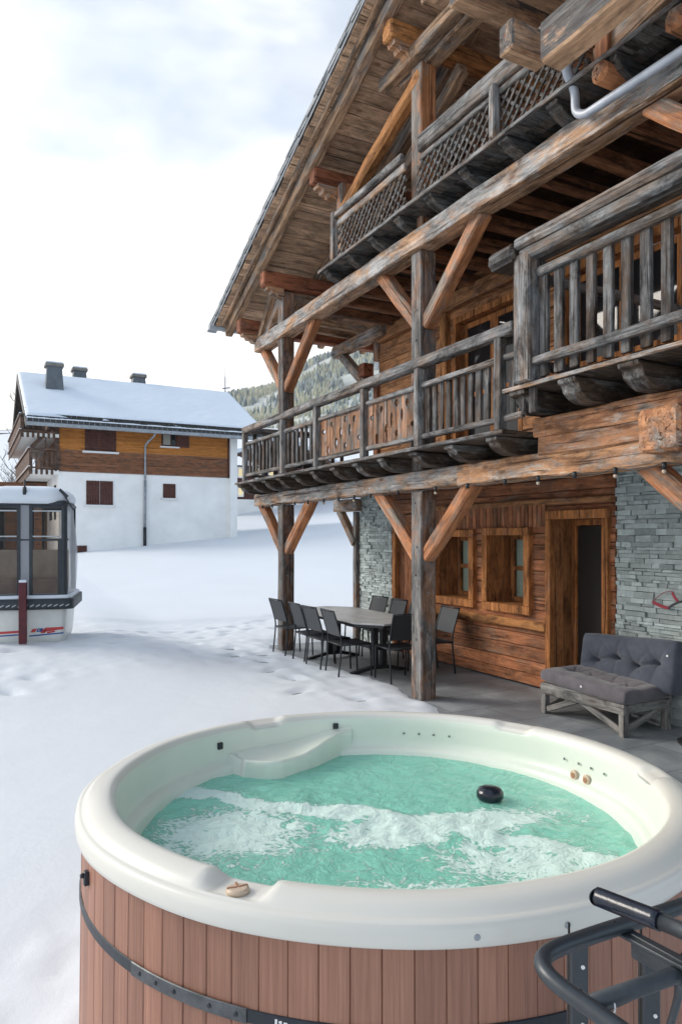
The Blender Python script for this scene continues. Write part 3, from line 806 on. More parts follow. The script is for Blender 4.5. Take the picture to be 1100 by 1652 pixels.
def rail_run(x, y0, y1, z0, z1, w, mat, name='handrail', **k):
    return beam(name, balc, (x, y0, (z0 + z1) / 2), (x, y1, (z0 + z1) / 2), w, z1 - z0, M[mat], wob=0.004, **k)
rail_run(-0.39, 4.86, -2.06, 3.685, 3.79, 0.12, 'grey')
RP = (4.80, 3.13, 1.94, 0.62, -0.56, -1.86)
for y in RP:
    beam('rail_post', balc, (-0.405, y, 2.86), (-0.405, y, 3.68), 0.085, 0.085, M['grey'], up=(0, 1, 0), wob=0.003, ch=0.008)
for a, b in zip(RP, RP[1:] + (-2.2,)):
    rail_run(-0.385, a - 0.045, b + 0.045, 3.47, 3.525, 0.06, 'grey', 'rail', ch=0.012)
    rail_run(-0.385, a - 0.045, b + 0.045, 2.93, 2.985, 0.06, 'grey', 'rail', ch=0.012)
def baluster(x, y, z0, z1, w=0.075, t=0.028, mat='baluster'):
    beam('baluster', balc, (x, y, z0), (x, y, z1), w * random.uniform(.92, 1.08), t, M[mat], up=(1, 0, 0), wob=0.003, ch=0.006)
def balusters(ya, yb, z0, z1, x=-0.36, sp=0.142, **k):
    n = max(1, int(round(abs(ya - yb) / sp)))
    for i in range(n): baluster(x + random.uniform(-.004, .004), ya + (yb - ya) * (i + 0.5) / n, z0, z1, **k)
balusters(4.75, 3.18, 2.96, 3.50, sp=0.165)
balusters(3.08, 1.99, 2.96, 3.50, sp=0.155)
balusters(-0.61, -1.81, 2.96, 3.50, sp=0.118)
balusters(-1.91, -2.3, 2.96, 3.50)
# carved panels: boards with notched edges that meet as hearts, lozenges and slots
def panel(ya, yb, z0=2.965, z1=3.50):
    bm = bmesh.new(); n = 10; w = (ya - yb) / n
    motif = {1: [(0.35, 0.05, 0.04)], 2: [(0.08, .03, .09)], 3: [(0.42, .04, .05)], 4: [(0.16, .035, .09)], 5: [(0.27, .028, .10)], 6: [(0.44, .04, .05), (0.10, .03, .045)], 7: [(0.29, .03, .09)], 8: [(0.41, .035, .055)], 9: [(0.16, .04, .04)], 10: [], 0: []}
    def notch(z, w_, h_): return [(0, z - h_), (w_ * 0.75, z - h_ * 0.35), (w_, z), (w_ * 0.8, z + h_ * 0.5), (w_ * 0.3, z + h_ * 0.8), (0, z + h_ * 0.7)]
    for i in range(n):
        yt, ybm = ya - i * w - 0.002, ya - (i + 1) * w + 0.002
        L = [(yt, 0), (yt, z1 - z0)]
        left = []
        for (z, a, h) in sorted(motif.get(i, [])): left += [(yt - p[0], p[1]) for p in notch(z, a, h)]
        right = []
        for (z, a, h) in sorted(motif.get(i + 1, [])): right += [(ybm + p[0], p[1]) for p in notch(z, a, h)]
        pts = [(yt, 0)] + left + [(yt, z1 - z0)] + [(ybm, z1 - z0)] + list(reversed(right)) + [(ybm, 0)]
        # local X is up, so the grain stands vertical
        m = Matrix(((0, 0, 1, 0), (0, 1, 0, 0), (1, 0, 0, 0), (0, 0, 0, 1)))
        tj = random.uniform(-.003, .003)
        prism(bm, [(p[1], p[0]) for p in pts], -0.012 + tj, 0.012 + tj, axis='z')
    m = Matrix(((0, 0, 1, -0.372), (0, 1, 0, 0), (1, 0, 0, z0), (0, 0, 0, 1)))
    for v in bm.verts: pass
    build('carved_panel', bm, M['panel'], balc, m)
panel(1.89, 0.665); panel(0.575, -0.515)
# return railing at the far end of the balcony
rail = beam('handrail', balc, (-0.33, 4.80, 3.735), (1.6, 4.80, 3.735), 0.1, 0.1, M['grey'])
beam('rail', balc, (-0.33, 4.82, 2.955), (1.6, 4.82, 2.955), 0.05, 0.05, M['grey'])
for i in range(10):
    beam('baluster', balc, (-0.22 + i * 0.19, 4.82, 2.96), (-0.22 + i * 0.19, 4.82, 3.70), 0.07, 0.028, M['baluster'], up=(0, 1, 0), wob=0.002, ch=0.005)

# raised bay railing (nearest)
post_n = beam('rail_post', balc, (-0.40, -2.24, 3.21), (-0.40, -2.24, 4.30), 0.20, 0.20, M['grey'], up=(0, 1, 0), wob=0.005)
rail_run(-0.41, -2.16, -6.5, 4.34, 4.44, 0.22, 'grey', ch=0.03)
rail_run(-0.40, -2.20, -6.5, 4.235, 4.338, 0.20, 'grey', ch=0.03)
beam('rail_cap', balc, (-0.415, -1.86, 4.325), (-0.415, -2.19, 4.325), 0.28, 0.15, M['joist'], wob=0.008, ch=0.045)
rail_run(-0.405, -2.35, -6.5, 4.075, 4.15, 0.07, 'grey', 'rail')
rail_run(-0.43, -2.33, -6.5, 3.335, 3.405, 0.08, 'grey', 'rail')
for i in range(22):
    y = -2.40 - 0.168 * i
    baluster(-0.385, y, 3.24, 4.09, 0.088, 0.04)
# the bay's own end rail, seen through the balusters
beam('rail', balc, (-0.3, -2.24, 4.12), (1.6, -2.24, 4.12), 0.06, 0.08, M['grey'])
beam('rail', balc, (-0.3, -2.24, 3.37), (1.6, -2.24, 3.37), 0.06, 0.08, M['grey'])

# --- upper balcony with lattice
bm = bmesh.new(); x = -0.25
while x < 1.6:
    box(bm, (x, -6.5, 5.615), (x + 0.146, 2.2, 5.65 + random.uniform(-.002, .002))); x += 0.15
ub = build('upper_balcony', bm, M['dgrey'], CH)
for i in range(13): joist(2.02 - 0.62 * i, -0.24, 5.613, 0.14, 0.14, ub, 'dgrey', 0.19)
beam('fascia', ub, (-0.262, 2.2, 5.632), (-0.262, -6.5, 5.632), 0.02, 0.04, M['grey'], ch=.004)
beam('handrail', ub, (-0.24, -0.32, 6.22), (-0.24, -2.75, 6.22), 0.06, 0.19, M['grey'], wob=0.004)
beam('handrail', ub, (-0.24, 1.70, 6.245), (-0.24, 0.02, 6.245), 0.06, 0.09, M['grey'], wob=0.004)
beam('rail', ub, (-0.21, 1.7, 6.13), (-0.21, 0.0, 6.13), 0.05, 0.09, M['beam'])
beam('rail', ub, (-0.21, -0.3, 6.08), (-0.21, -2.75, 6.08), 0.05, 0.06, M['grey'])
beam('rail_post', ub, (-0.25, -1.60, 5.65), (-0.25, -1.60, 6.15), 0.09, 0.09, M['beam'], up=(0, 1, 0))
beam('rail_post', ub, (-0.24, 1.74, 5.65), (-0.24, 1.74, 6.3), 0.09, 0.09, M['beam'], up=(0, 1, 0))
def lattice(y0, y1, z0, z1, x):
    """two layers of thin laths crossing at 45 degrees, clipped to the panel"""
    bm = bmesh.new(); H = z1 - z0; sp = 0.125; w = 0.014
    for layer, s in ((0, 1), (1, -1)):
        c = -H
        Lh = abs(y1 - y0)
        while c < Lh + H:
            # line: yy = c + s'*(z)
            a, b = (c, c + H) if s > 0 else (c + H, c)
            t0, t1 = 0.0, 1.0
            for lim, sign in ((0, 1), (Lh, -1)):
                fa, fb = (a - lim) * sign, (b - lim) * sign
                if fa < 0 and fb < 0: t0 = 2
                elif fa < 0: t0 = max(t0, fa / (fa - fb))
                elif fb < 0: t1 = min(t1, fa / (fa - fb))
            if t1 > t0 + 0.03:
                ya, yb_ = a + (b - a) * t0, a + (b - a) * t1; za, zb = H * t0, H * t1
                p = Vector((x + layer * 0.012, y0 - ya, z0 + za)); q = Vector((x + layer * 0.012, y0 - yb_, z0 + zb))
                m = frame_m(p, q - p, (1, 0, 0)); L = (q - p).length
                box(bm, (0, -w, -0.005), (L, w, 0.005), m=m)
            c += sp
    bmesh.ops.recalc_face_normals(bm, faces=bm.faces)
    build('lattice_panel', bm, M['baluster'], ub)
lattice(1.68, 0.0, 5.66, 6.10, -0.21)
lattice(-0.22, -1.55, 5.66, 6.06, -0.21)
lattice(-1.65, -2.72, 5.66, 6.06, -0.21)

# ceiling over the first floor (underside of the upper balcony)
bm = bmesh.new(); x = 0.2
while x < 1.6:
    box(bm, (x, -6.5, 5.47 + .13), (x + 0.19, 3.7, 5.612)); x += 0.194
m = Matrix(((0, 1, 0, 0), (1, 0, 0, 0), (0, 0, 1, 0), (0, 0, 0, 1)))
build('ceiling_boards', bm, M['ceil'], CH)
for i in range(17):
    y = 3.1 - 0.52 * i
    beam('ceiling_joist', CH, (0.15, y, 5.44), (1.62, y, 5.44), 0.13, 0.14, M['ceiljoist'], wob=0.005)
ubeam(3.6, -6.5, 5.20, 5.42, 1.52, 1.66, 'wallup', name='wall_plate')

# --- upper-storey log wall
def log_wall(name, x, y0, y1, z0, z1, hgt, mat, holes=(), par=CH, thick=0.16, prot=0.01):
    """horizontal logs; local X runs along the wall. holes: (ymin,ymax,zmin,zmax)"""
    bm = bmesh.new(); z = z0
    while z < z1 - 0.01:
        h = min(hgt * random.uniform(0.88, 1.12), z1 - z)
        if z1 - (z + h) < 0.06: h = z1 - z
        segs = [(y0, y1)]
        for (a, b, c, d) in holes:
            if z + h > c + 0.02 and z < d - 0.02:
                ns = []
                for (s, e) in segs:
                    if b <= s or a >= e: ns.append((s, e)); continue
                    if a > s: ns.append((s, a))
                    if b < e: ns.append((b, e))
                segs = ns
        for (s, e) in segs:
            cuts = [s]
            while e - cuts[-1] > 3.2: cuts.append(cuts[-1] + random.uniform(1.5, 3.0))
            cuts.append(e)
            for a, b in zip(cuts, cuts[1:]):
                d = random.uniform(-prot, prot)
                box(bm, (a + 0.001, -d, z + 0.003), (b - 0.001, -thick, z + h - 0.003), ch=0.008)
        z += h
    m = Matrix(((0, -1, 0, x), (1, 0, 0, 0), (0, 0, 1, 0), (0, 0, 0, 1)))
    bmesh.ops.recalc_face_normals(bm, faces=bm.faces)
    return build(name, bm, M[mat], par, m)
log_wall('upper_wall', 1.65, -6.5, 3.73, 2.86, 5.62, 0.21, 'wallup', [(0.15, 1.62, 2.9, 5.08), (-2.9, -0.5, 2.9, 5.08)])
log_wall('gable_wall', 1.70, -6.5, 4.0, 5.62, 6.55, 0.21, 'wall')
log_wall('gable_wall', 1.70, -6.5, 1.6, 6.55, 7.5, 0.21, 'wall')
# side wall going back from the far corner
bm = bmesh.new(); z = 2.5
while z < 6.0:
    box(bm, (1.66, 3.60, z + .003), (6.2, 3.76, z + 0.207)); z += 0.21
build('side_wall', bm, M['wallup'], CH)
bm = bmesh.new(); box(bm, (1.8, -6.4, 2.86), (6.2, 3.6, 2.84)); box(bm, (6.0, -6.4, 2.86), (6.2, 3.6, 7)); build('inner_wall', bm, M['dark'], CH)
post(1.60, 3.72, 2.86, 4.65, 0.15, 'red'); post(1.60, 3.72, 4.95, 5.6, 0.15, 'beam_warm')
beam('bolster', CH, (1.45, 3.75, 4.78), (1.45, 3.95, 4.78), 0.2, 0.22, M['red'])
# wall-plane cantilever with its brace (far corner, first floor)
beam('beam', CH, (1.50, 3.3, 5.36), (1.50, 5.12, 5.36), 0.2, 0.22, M['beam'], wob=0.01, ch=0.04)
beam('brace', CH, (1.50, 4.80, 5.25), (1.50, 3.86, 4.50), 0.14, 0.16, M['beam'])
for y in (4.2, 4.6): beam('ceiling_joist', CH, (0.3, y, 5.62), (1.6, y - 0.1, 5.55), 0.11, 0.13, M['rafter'])
# first-floor glazed doors
def glazed(y0, y1, z0, z1, n, name='window', x=1.66, mat='frame', depth=0.14):
    bm = bmesh.new(); t = 0.075
    box(bm, (x - 0.02, y0 - 0.07, z1), (x + 0.06, y1 + 0.07, z1 + 0.09)); box(bm, (x - 0.02, y0 - 0.07, z0 - 0.03), (x + 0.06, y1 + 0.07, z0))
    box(bm, (x - 0.017, y0 - 0.07, z0 + .001), (x + 0.06, y0, z1 - .001)); box(bm, (x - 0.017, y1, z0 + .001), (x + 0.06, y1 + 0.07, z1 - .001))
    w = build_v(name, bm, M[mat], CH)
    bm = bmesh.new(); gm = bmesh.new()
    for i in range(n):
        a = y0 + (y1 - y0) * i / n; b = y0 + (y1 - y0) * (i + 1) / n; xx = x + depth
        box(bm, (xx, a, z0), (xx + 0.05, a + t, z1)); box(bm, (xx, b - t, z0), (xx + 0.05, b, z1))
        box(bm, (xx + .002, a + t, z1 - t), (xx + 0.048, b - t, z1)); box(bm, (xx + .002, a + t, z0), (xx + 0.048, b - t, z0 + t))
        zm = z0 + (z1 - z0) * 0.5
        box(bm, (xx + .004, a + t, zm - 0.03), (xx + 0.046, b - t, zm + 0.03))
        box(gm, (xx + 0.02, a + t, z0 + t), (xx + 0.03, b - t, z1 - t))
    build_v('sash', bm, M[mat], w); build('pane', gm, M['glassdark'], w)
    # jambs
    bm = bmesh.new(); box(bm, (x + .06, y1, z0), (x + depth, y1 + 0.02, z1)); box(bm, (x + .06, y0 - .02, z0), (x + depth, y0, z1)); box(bm, (x + .06, y0, z1), (x + depth, y1, z1 + .02))
    build_v('jamb', bm, M['jamb'], w)
    return w
glazed(0.22, 1.55, 2.9, 5.0, 2); glazed(-2.8, -0.6, 2.9, 5.0, 3)
post(1.56, 1.68, 2.86, 5.2, 0.16, 'orange')

# --- ground-floor wall
DOOR = (-1.19, -0.40, 0.0, 2.11); W1 = (1.18, 1.98, 1.02, 1.90); W2 = (0.06, 0.78, 1.02, 1.92); SD = (2.55, 3.18, 0.0, 1.95)
def hole(h): return h
log_wall('log_wall', 1.65, -1.335, 3.32, 0.02, 2.80, 0.165, 'wall', [DOOR, W1, W2, SD], thick=0.2)
beam('sill_beam', CH, (1.63, 2.5, 0.79), (1.63, -0.33, 0.79), 0.10, 0.11, M['orange'], wob=0.008)
beam('string_course', CH, (1.635, 2.5, 2.33), (1.635, -1.32, 2.33), 0.09, 0.07, M['wallup'], wob=0.006)
# vertical slats over the windows
bm = bmesh.new(); y = -0.28
while y < 2.45:
    box(bm, (1.632, y, 2.02), (1.648, y + 0.066, 2.30)); y += 0.075
build_v('slat_band', bm, M['wall'], CH)
def recessed_window(h, label=None):
    y0, y1, z0, z1 = h
    f = 0.11; x = 1.65; o = 0.07
    bm = bmesh.new()
    box(bm, (x - o, y0 - f, z1), (x + 0.02, y1 + f, z1 + f * 0.9), ch=0.006)
    box(bm, (x - o, y0 - f, z0 - f), (x + 0.02, y1 + f, z0), ch=0.006)
    box(bm, (x - o + .003, y1, z0 + .001), (x + 0.02, y1 + f - .002, z1 - .001), ch=0.006)
    box(bm, (x - o + .003, y0 - f + .002, z0 + .001), (x + 0.02, y0, z1 - .001), ch=0.006)
    # local frame with X along the wall so that the grain follows the rails
    w = build_v('window', bm, M['frame'], CH)
    dep = 0.36
    bm = bmesh.new()
    yy = x + 0.02
    while yy < x + dep: box(bm, (yy, y1, z0 - .01), (min(yy + 0.11, x + dep) - .002, y1 + 0.03, z1 + .01)); yy += 0.112
    yy = x + 0.02
    while yy < x + dep: box(bm, (yy, y0 - 0.03, z0 - .01), (min(yy + 0.11, x + dep) - .002, y0, z1 + .01)); yy += 0.112
    box(bm, (x + .02, y0, z1), (x + dep, y1, z1 + 0.03)); 
    build_v('jamb', bm, M['jamb'], w)
    bm = bmesh.new(); box(bm, (x + .021, y0, z0 - 0.03), (x + dep, y1, z0)); build('sill', bm, M['orange'], w)
    bm = bmesh.new(); gm = bmesh.new(); xx = x + dep; t = 0.06; ym = (y0 + y1) / 2
    for a, b in ((y0, ym), (ym, y1)):
        box(bm, (xx, a, z0), (xx + 0.05, a + t, z1)); box(bm, (xx, b - t, z0), (xx + 0.05, b, z1))
        for zz in (z0, (z0 + z1) / 2 - t / 2, z1 - t): box(bm, (xx + .002, a + t, zz), (xx + 0.048, b - t, zz + t))
        box(gm, (xx + 0.022, a + t, z0 + t), (xx + 0.028, b - t, z1 - t))
    build_v('sash', bm, M['jamb'], w); build('pane', gm, M['glass'], w)
    bm = bmesh.new()
    for s, (a, b) in enumerate(((y0 + .05, y0 + .30), (y1 - .30, y1 - .05))):
        n = 12; vs_ = []
        for i in range(n + 1):
            q = a + (b - a) * i / n; vs_.append((bm.verts.new((xx + 0.065 + 0.010 * math.sin(i * 1.9), q, z0 + .03)), bm.verts.new((xx + 0.065 + 0.012 * math.sin(i * 1.9), q, z1 - .03))))
        for p, q in zip(vs_, vs_[1:]): bm.faces.new((p[0], q[0], q[1], p[1])).smooth = True
    build('curtain', bm, M['curtain'], w)
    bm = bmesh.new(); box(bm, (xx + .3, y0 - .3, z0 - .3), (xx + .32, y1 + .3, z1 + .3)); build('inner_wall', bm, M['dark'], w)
recessed_window(W1); recessed_window(W2)
# entrance: deep porch lined with boards, dark inner doorway
bm = bmesh.new(); y0, y1, z0, z1 = DOOR; f = 0.085; x = 1.65
box(bm, (x - .06, y0 - f, z1), (x + .02, y1 + f, z1 + .105), ch=.006)
box(bm, (x - .057, y1, 0), (x + .02, y1 + f, z1 - .001), ch=.006); box(bm, (x - .057, y0 - f, 0), (x + .02, y0, z1 - .001), ch=.006)
mdoor = Matrix(((0, 0, 1, 0), (0, 1, 0, 0), (1, 0, 0, 0), (0, 0, 0, 1)))
for v in bm.verts: v.co = Vector((v.co.z, v.co.y, v.co.x))
bmesh.ops.recalc_face_normals(bm, faces=bm.faces)
door = build('doorway', bm, M['frame'], CH, mdoor)
bm = bmesh.new(); dep = 0.35; yy = x + .02
while yy < x + dep: box(bm, (0, y1, yy), (z1, y1 + .03, min(yy + .14, x + dep) - .002)); yy += .142
bmesh.ops.recalc_face_normals(bm, faces=bm.faces)
build('porch_lining', bm, M['jamb'], door, mdoor)
bm = bmesh.new()
box(bm, (x + .02, y0, z1), (x + dep, y1, z1 + .03)); build('porch_ceiling', bm, M['jamb'], door)
bm = bmesh.new(); xx = x + dep
box(bm, (xx, y1 - .03, 0), (xx + .07, y1, z1 - .001)); box(bm, (xx + .002, y0, z1 - .07), (xx + .068, y1 - .03, z1 - .002))
build_v('inner_frame', bm, M['frame'], door)
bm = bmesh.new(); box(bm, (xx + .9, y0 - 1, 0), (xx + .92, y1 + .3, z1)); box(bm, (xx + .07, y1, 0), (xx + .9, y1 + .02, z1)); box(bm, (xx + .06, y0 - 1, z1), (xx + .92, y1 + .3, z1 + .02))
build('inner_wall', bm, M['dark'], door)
bm = bmesh.new(); box(bm, (xx + .03, y0 + .17, .02), (xx + .06, y1 - .03, 2.03)); build('door_leaf', bm, simple('dark_door', (0.014, 0.009, 0.007), .7), door)
# side door (orange, at the far end of the wall)
bm = bmesh.new(); y0, y1, z0, z1 = SD; x = 1.65
box(bm, (x - .03, y0 - .09, z1), (x + .05, y1 + .09, z1 + .09)); box(bm, (x - .027, y1, 0), (x + .05, y1 + .088, z1 - .001)); box(bm, (x - .027, y0 - .088, 0), (x + .05, y0, z1 - .001))
sd = build_v('side_door', bm, M['frame'], CH)
bm = bmesh.new(); yy = y0
while yy < y1 - .02:
    box(bm, (0, yy, x + .06), (z1, min(yy + .12, y1) - .003, x + .1)); yy += .12
build('door_leaf', bm, M['wall'], sd, mdoor)

# --- stone walls: ledge stones as slabs of uneven depth
def stone_wall(y0, y1, z0, z1, x=1.65, seed=3, holes=()):
    random.seed(seed); bm = bmesh.new(); z = z0
    while z < z1:
        h = random.choice((0.03, 0.04, 0.045, 0.055, 0.07)); h = min(h, z1 - z)
        y = y0
        while y < y1:
            w = random.uniform(0.08, 0.30) * (0.7 if h < .05 else 1); w = min(w, y1 - y)
            d = random.uniform(-0.016, 0.016)
            if h > .07 and random.random() < .4:
                hh = h * random.uniform(.4, .6)
                box(bm, (x + d, y + .003, z + .002), (x + .12, y + w - .003, z + hh - .002)); d2 = random.uniform(-0.016, 0.016)
                box(bm, (x + d2, y + .003, z + hh + .002), (x + .12, y + w - .003, z + h - .002))
            else: box(bm, (x + d, y + .003, z + .002), (x + .12, y + w - .003, z + h - .002))
            y += w
        z += h
    for v in bm.verts:
        if v.co.x < x + .05: v.co += Vector((random.uniform(-.004, .004), random.uniform(-.003, .003), random.uniform(-.003, .003)))
    s = build('stone_wall', bm, M['stone'], CH)
    bm = bmesh.new(); box(bm, (x + .06, y0, z0), (x + .2, y1, z1)); build('mortar', bm, simple('mortar', (.14, .16, .16), .95), s)
    return s
stone_wall(3.325, 4.43, 0, 2.8, seed=5)
stone_wall(-7.0, -1.345, 0, 2.8, seed=6)
s2 = stone_wall(-1.19, -1.06, 0.0, 2.1, x=2.0, seed=8)
bm = bmesh.new(); box(bm, (1.80, 4.22, 0), (6.2, 4.40, 2.8)); build('side_wall', bm, M['stone'], CH)
post(1.58, 4.44, 0, 2.36, 0.13, 'post')
# wall-plane stub beam and its brace at the far corner
beam('beam', CH, (1.60, 4.35, 2.48), (1.60, 5.24, 2.48), 0.16, 0.22, M['beam'])
beam('brace', CH, (1.60, 5.1, 2.40), (1.60, 4.5, 1.78), 0.12, 0.15, M['beam'])
# floor mass behind the balcony (closes the storey)
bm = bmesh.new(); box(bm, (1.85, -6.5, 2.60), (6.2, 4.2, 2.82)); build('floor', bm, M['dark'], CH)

# --- grey rainwater pipe along the upper beam
pipe_pts = smooth_path([(-0.31, -2.62, 5.86), (-0.31, -2.60, 5.80), (-0.30, -2.56, 5.72), (-0.18, -2.53, 5.60), (-0.15, -2.52, 5.45), (-0.15, -2.60, 5.375)], 5)[:-1] + [Vector((-0.15, -2.64, 5.365)), Vector((-0.15, -2.9, 5.36)), Vector((-0.15, -6.0, 5.30))]
bm = bmesh.new(); tube(bm, pipe_pts, 0.037, 14); build('rainwater_pipe', bm, M['pipe'], CH)

# ================================================================== STRING LIGHT
random.seed(31)
sg = empty('string_light', (-0.02, 0, 2.43), 0, 'black festoon string of small round bulbs hanging under the lower balcony beam', 'string light')
ysb = [4.42, 3.72, 2.96, 2.39, 1.50, 1.06, -0.38, -1.12, -1.40, -1.53, -1.98, -2.42, -2.85, -3.4, -3.9]
ysb = [4.85, 4.40, 3.90, 3.45, 2.96, 2.42, 1.95, 1.50, 1.06, 0.40, -0.38, -0.95, -1.53, -1.98, -2.42, -2.85, -3.3, -3.8]
pts = []
for a, b in zip(ysb, ysb[1:]):
    for k in range(4):
        t = k / 4; pts.append((-0.065, a + (b - a) * t, 2.452 - 0.035 * 4 * t * (1 - t)))
bm = bmesh.new(); tube(bm, pts, 0.005, 6); build('cord', bm, M['black'], sg)
for i, y in enumerate(ysb):
    bm = bmesh.new(); tube(bm, [(-0.065, y, 2.455), (-0.065, y, 2.40)], 0.017, 8)
    so = build('socket', bm, M['black'], sg)
    if i % 3 == 1 or i in (5, 15):
        bm = bmesh.new(); bmesh.ops.create_uvsphere(bm, u_segments=10, v_segments=8, radius=0.017, matrix=Matrix.Translation((-0.065, y, 2.385)))
        build('bulb', bm, M['bulb'], so, smooth=True)

# ================================================================== DINING SET
tb = empty('dining_table', (0.45, 2.43, 0), 0, 'long outdoor dining table with a grey stone-look top with clipped corners, under the balcony', 'table')
bm = bmesh.new(); c = 0.30
pts = [(-0.06, 1.22 + c), (-0.06 + c * .9, 1.17), (0.62, 1.17), (0.96, 1.22 + c), (0.96, 3.68 - c), (0.96 - c, 3.72), (0.24, 3.72), (-0.06, 3.68 - c)]
prism(bm, pts, 0.725, 0.75, axis='z'); bmesh.ops.bevel(bm, geom=bm.edges[:], offset=0.004, segments=1, affect='EDGES')
build('tabletop', bm, M['tabletop'], tb)
bm = bmesh.new(); prism(bm, [(x * .93 + .03, y * .96 + .1) for x, y in pts], 0.685, 0.724, axis='z'); build('table_frame', bm, M['black'], tb)
for y in (1.75, 3.15):
    bm = bmesh.new()
    box(bm, (0.36, y - 0.04, 0.06), (0.44, y + 0.04, 0.684)); box(bm, (0.50, y - 0.04, 0.06), (0.58, y + 0.04, 0.684))
    build('leg', bm, M['black'], tb)
    bm = bmesh.new(); prism(bm, [(0.02, 0), (0.10, 0), (0.36, 0.05), (0.58, 0.05), (0.82, 0), (0.90, 0), (0.90, 0.03), (0.60, 0.10), (0.34, 0.10), (0.02, 0.03)], y - 0.035, y + 0.035)
    build('foot', bm, M['black'], tb)
bm = bmesh.new(); box(bm, (0.44, 1.79, 0.30), (0.50, 3.11, 0.36)); build('stretcher', bm, M['black'], tb)

def make_chair(name='dining_chair', fabric='sling'):
    """faces local +X, back at -X"""
    t = empty(name)
    W = 0.225
    for s in (-1, 1):
        bm = bmesh.new(); tube(bm, smooth_path([(-0.26, s * W, 0.0), (-0.215, s * W, 0.42), (-0.235, s * W, 0.60), (-0.33, s * W, 0.905)], 4), 0.0125, 8)
        build('leg', bm, M['black'], t)
        bm = bmesh.new(); tube(bm, [(0.235, s * W, 0.0), (0.215, s * W, 0.44)], 0.0125, 8)
        build('leg', bm, M['black'], t)
        bm = bmesh.new(); tube(bm, [(-0.218, s * W, 0.44), (0.225, s * W, 0.445)], 0.012, 8); build('seat_rail', bm, M['black'], t)
    for (bx, bz) in ((-0.33, 0.90), (-0.222, 0.44), (0.215, 0.44)):
        bm = bmesh.new(); tube(bm, [(bx, -W, bz), (bx, W, bz)], 0.012, 8); build('crossbar', bm, M['black'], t)
    def sheet(pp, th):
        bm = bmesh.new(); g_ = []
        for (x, z) in pp: g_.append([bm.verts.new((x, (-1 + 2 * k / 4) * (W - 0.012), z - 0.006 * (1 - abs(-1 + k / 2)))) for k in range(5)])
        for a, b in zip(g_, g_[1:]):
            for k in range(4): bm.faces.new((a[k], b[k], b[k + 1], a[k + 1]))
        bmesh.ops.recalc_face_normals(bm, faces=bm.faces)
        r = bmesh.ops.extrude_face_region(bm, geom=bm.faces[:])
        nrm = Vector((0, 0, 0))
        for v in [e for e in r['geom'] if isinstance(e, bmesh.types.BMVert)]: v.co += Vector((th * 0.6, 0, th * 0.6))
        bmesh.ops.recalc_face_normals(bm, faces=bm.faces)
        return bm
    build('seat', sheet([(-0.20, 0.445), (-0.05, 0.438), (0.10, 0.442), (0.215, 0.45)], 0.008), M['slingdark'], t)
    build('backrest', sheet([(-0.232, 0.56), (-0.262, 0.68), (-0.30, 0.80), (-0.326, 0.885)], 0.008), M[fabric], t)
    return t
c1 = make_chair()
GR = 'dining chairs around the table'
spots = [(0.03, 3.72, 0.05, 'dark sling chair farthest along the snow side of the table, beside the far post'),
         (0.03, 2.94, -0.04, 'dark sling chair second from the far post on the snow side of the table'),
         (0.00, 2.38, 0.03, 'dark sling chair second from the near end on the snow side of the table'),
         (0.02, 1.80, -0.06, 'dark sling chair closest to the hot tub on the snow side of the table'),
         (1.12, 3.34, PI + .05, 'chair on the house side of the table in front of the far stone wall'),
         (1.12, 2.76, PI - .04, 'chair on the house side of the table in front of the orange side door'),
         (1.12, 2.16, PI + .02, 'chair on the house side of the table, mostly hidden behind the middle post'),
         (1.10, 1.40, PI - .06, 'chair under the left window, seen just right of the middle post')]
for i, (x, y, a, lab) in enumerate(spots):
    o = c1 if i == 0 else copy_tree(c1)
    o.matrix_basis = Matrix.Translation((x, y, 0.0)) @ Matrix.Rotation(a, 4, 'Z')
    tag(o, lab, 'chair', GR)
c2 = make_chair(fabric='slingdark')
c2.matrix_basis = Matrix.Translation((0.42, 1.17, 0)) @ Matrix.Rotation(PI / 2 - 0.1, 4, 'Z')
tag(c2, 'black sling chair at the near end of the table with its back to the camera', 'chair', GR)

# ================================================================== BENCH SOFA
sofa = empty('wooden_bench', (1.15, -1.6, 0), 0, 'low grey weathered timber bench with crossed braces, standing by the stone wall', 'bench')
SX0, SX1, SY0, SY1 = 0.84, 1.50, -2.155, -1.045
for x in (SX0 + .035, SX1 - .035):
    for y in (SY0 + .035, SY1 - .035):
        beam('leg', sofa, (x, y, 0), (x, y, 0.30), 0.07, 0.07, M['sofawood'], up=(0, 1, 0), wob=.001, ch=.006)
for x in (SX0 + .0225, SX1 - .0225): beam('rail', sofa, (x - .012 if x < 1 else x, SY0, 0.262), (x - .012 if x < 1 else x, SY1, 0.262), 0.03, 0.10, M['sofawood'], wob=.001, ch=.006)
for y in (SY0 + .02, SY1 - .02): beam('rail', sofa, (SX0 + .07, y, 0.262), (SX1 - .07, y, 0.262), 0.03, 0.09, M['sofawood'], wob=.001, ch=.006)
for i in range(6):
    x = SX0 + 0.05 + i * 0.112
    beam('slat', sofa, (x, SY0 + .004, 0.322), (x, SY1 - .004, 0.322), 0.096, 0.02, M['sofawood'], wob=.001, ch=.004)
beam('brace', sofa, (SX0 + .03, SY0 + .07, 0.05), (SX0 + .03, SY0 + .55, 0.225), 0.03, 0.06, M['sofawood'], wob=.001)
beam('brace', sofa, (SX0 + .03, SY1 - .07, 0.05), (SX0 + .03, SY1 - .50, 0.225), 0.03, 0.06, M['sofawood'], wob=.001)
beam('brace', sofa, (SX0 + .08, SY0 + .035, 0.06), (SX1 - .08, SY0 + .035, 0.23), 0.03, 0.06, M['sofawood'], wob=.001)
beam('brace', sofa, (SX0 + .08, SY1 - .035, 0.06), (SX1 - .08, SY1 - .035, 0.23), 0.03, 0.06, M['sofawood'], wob=.001)
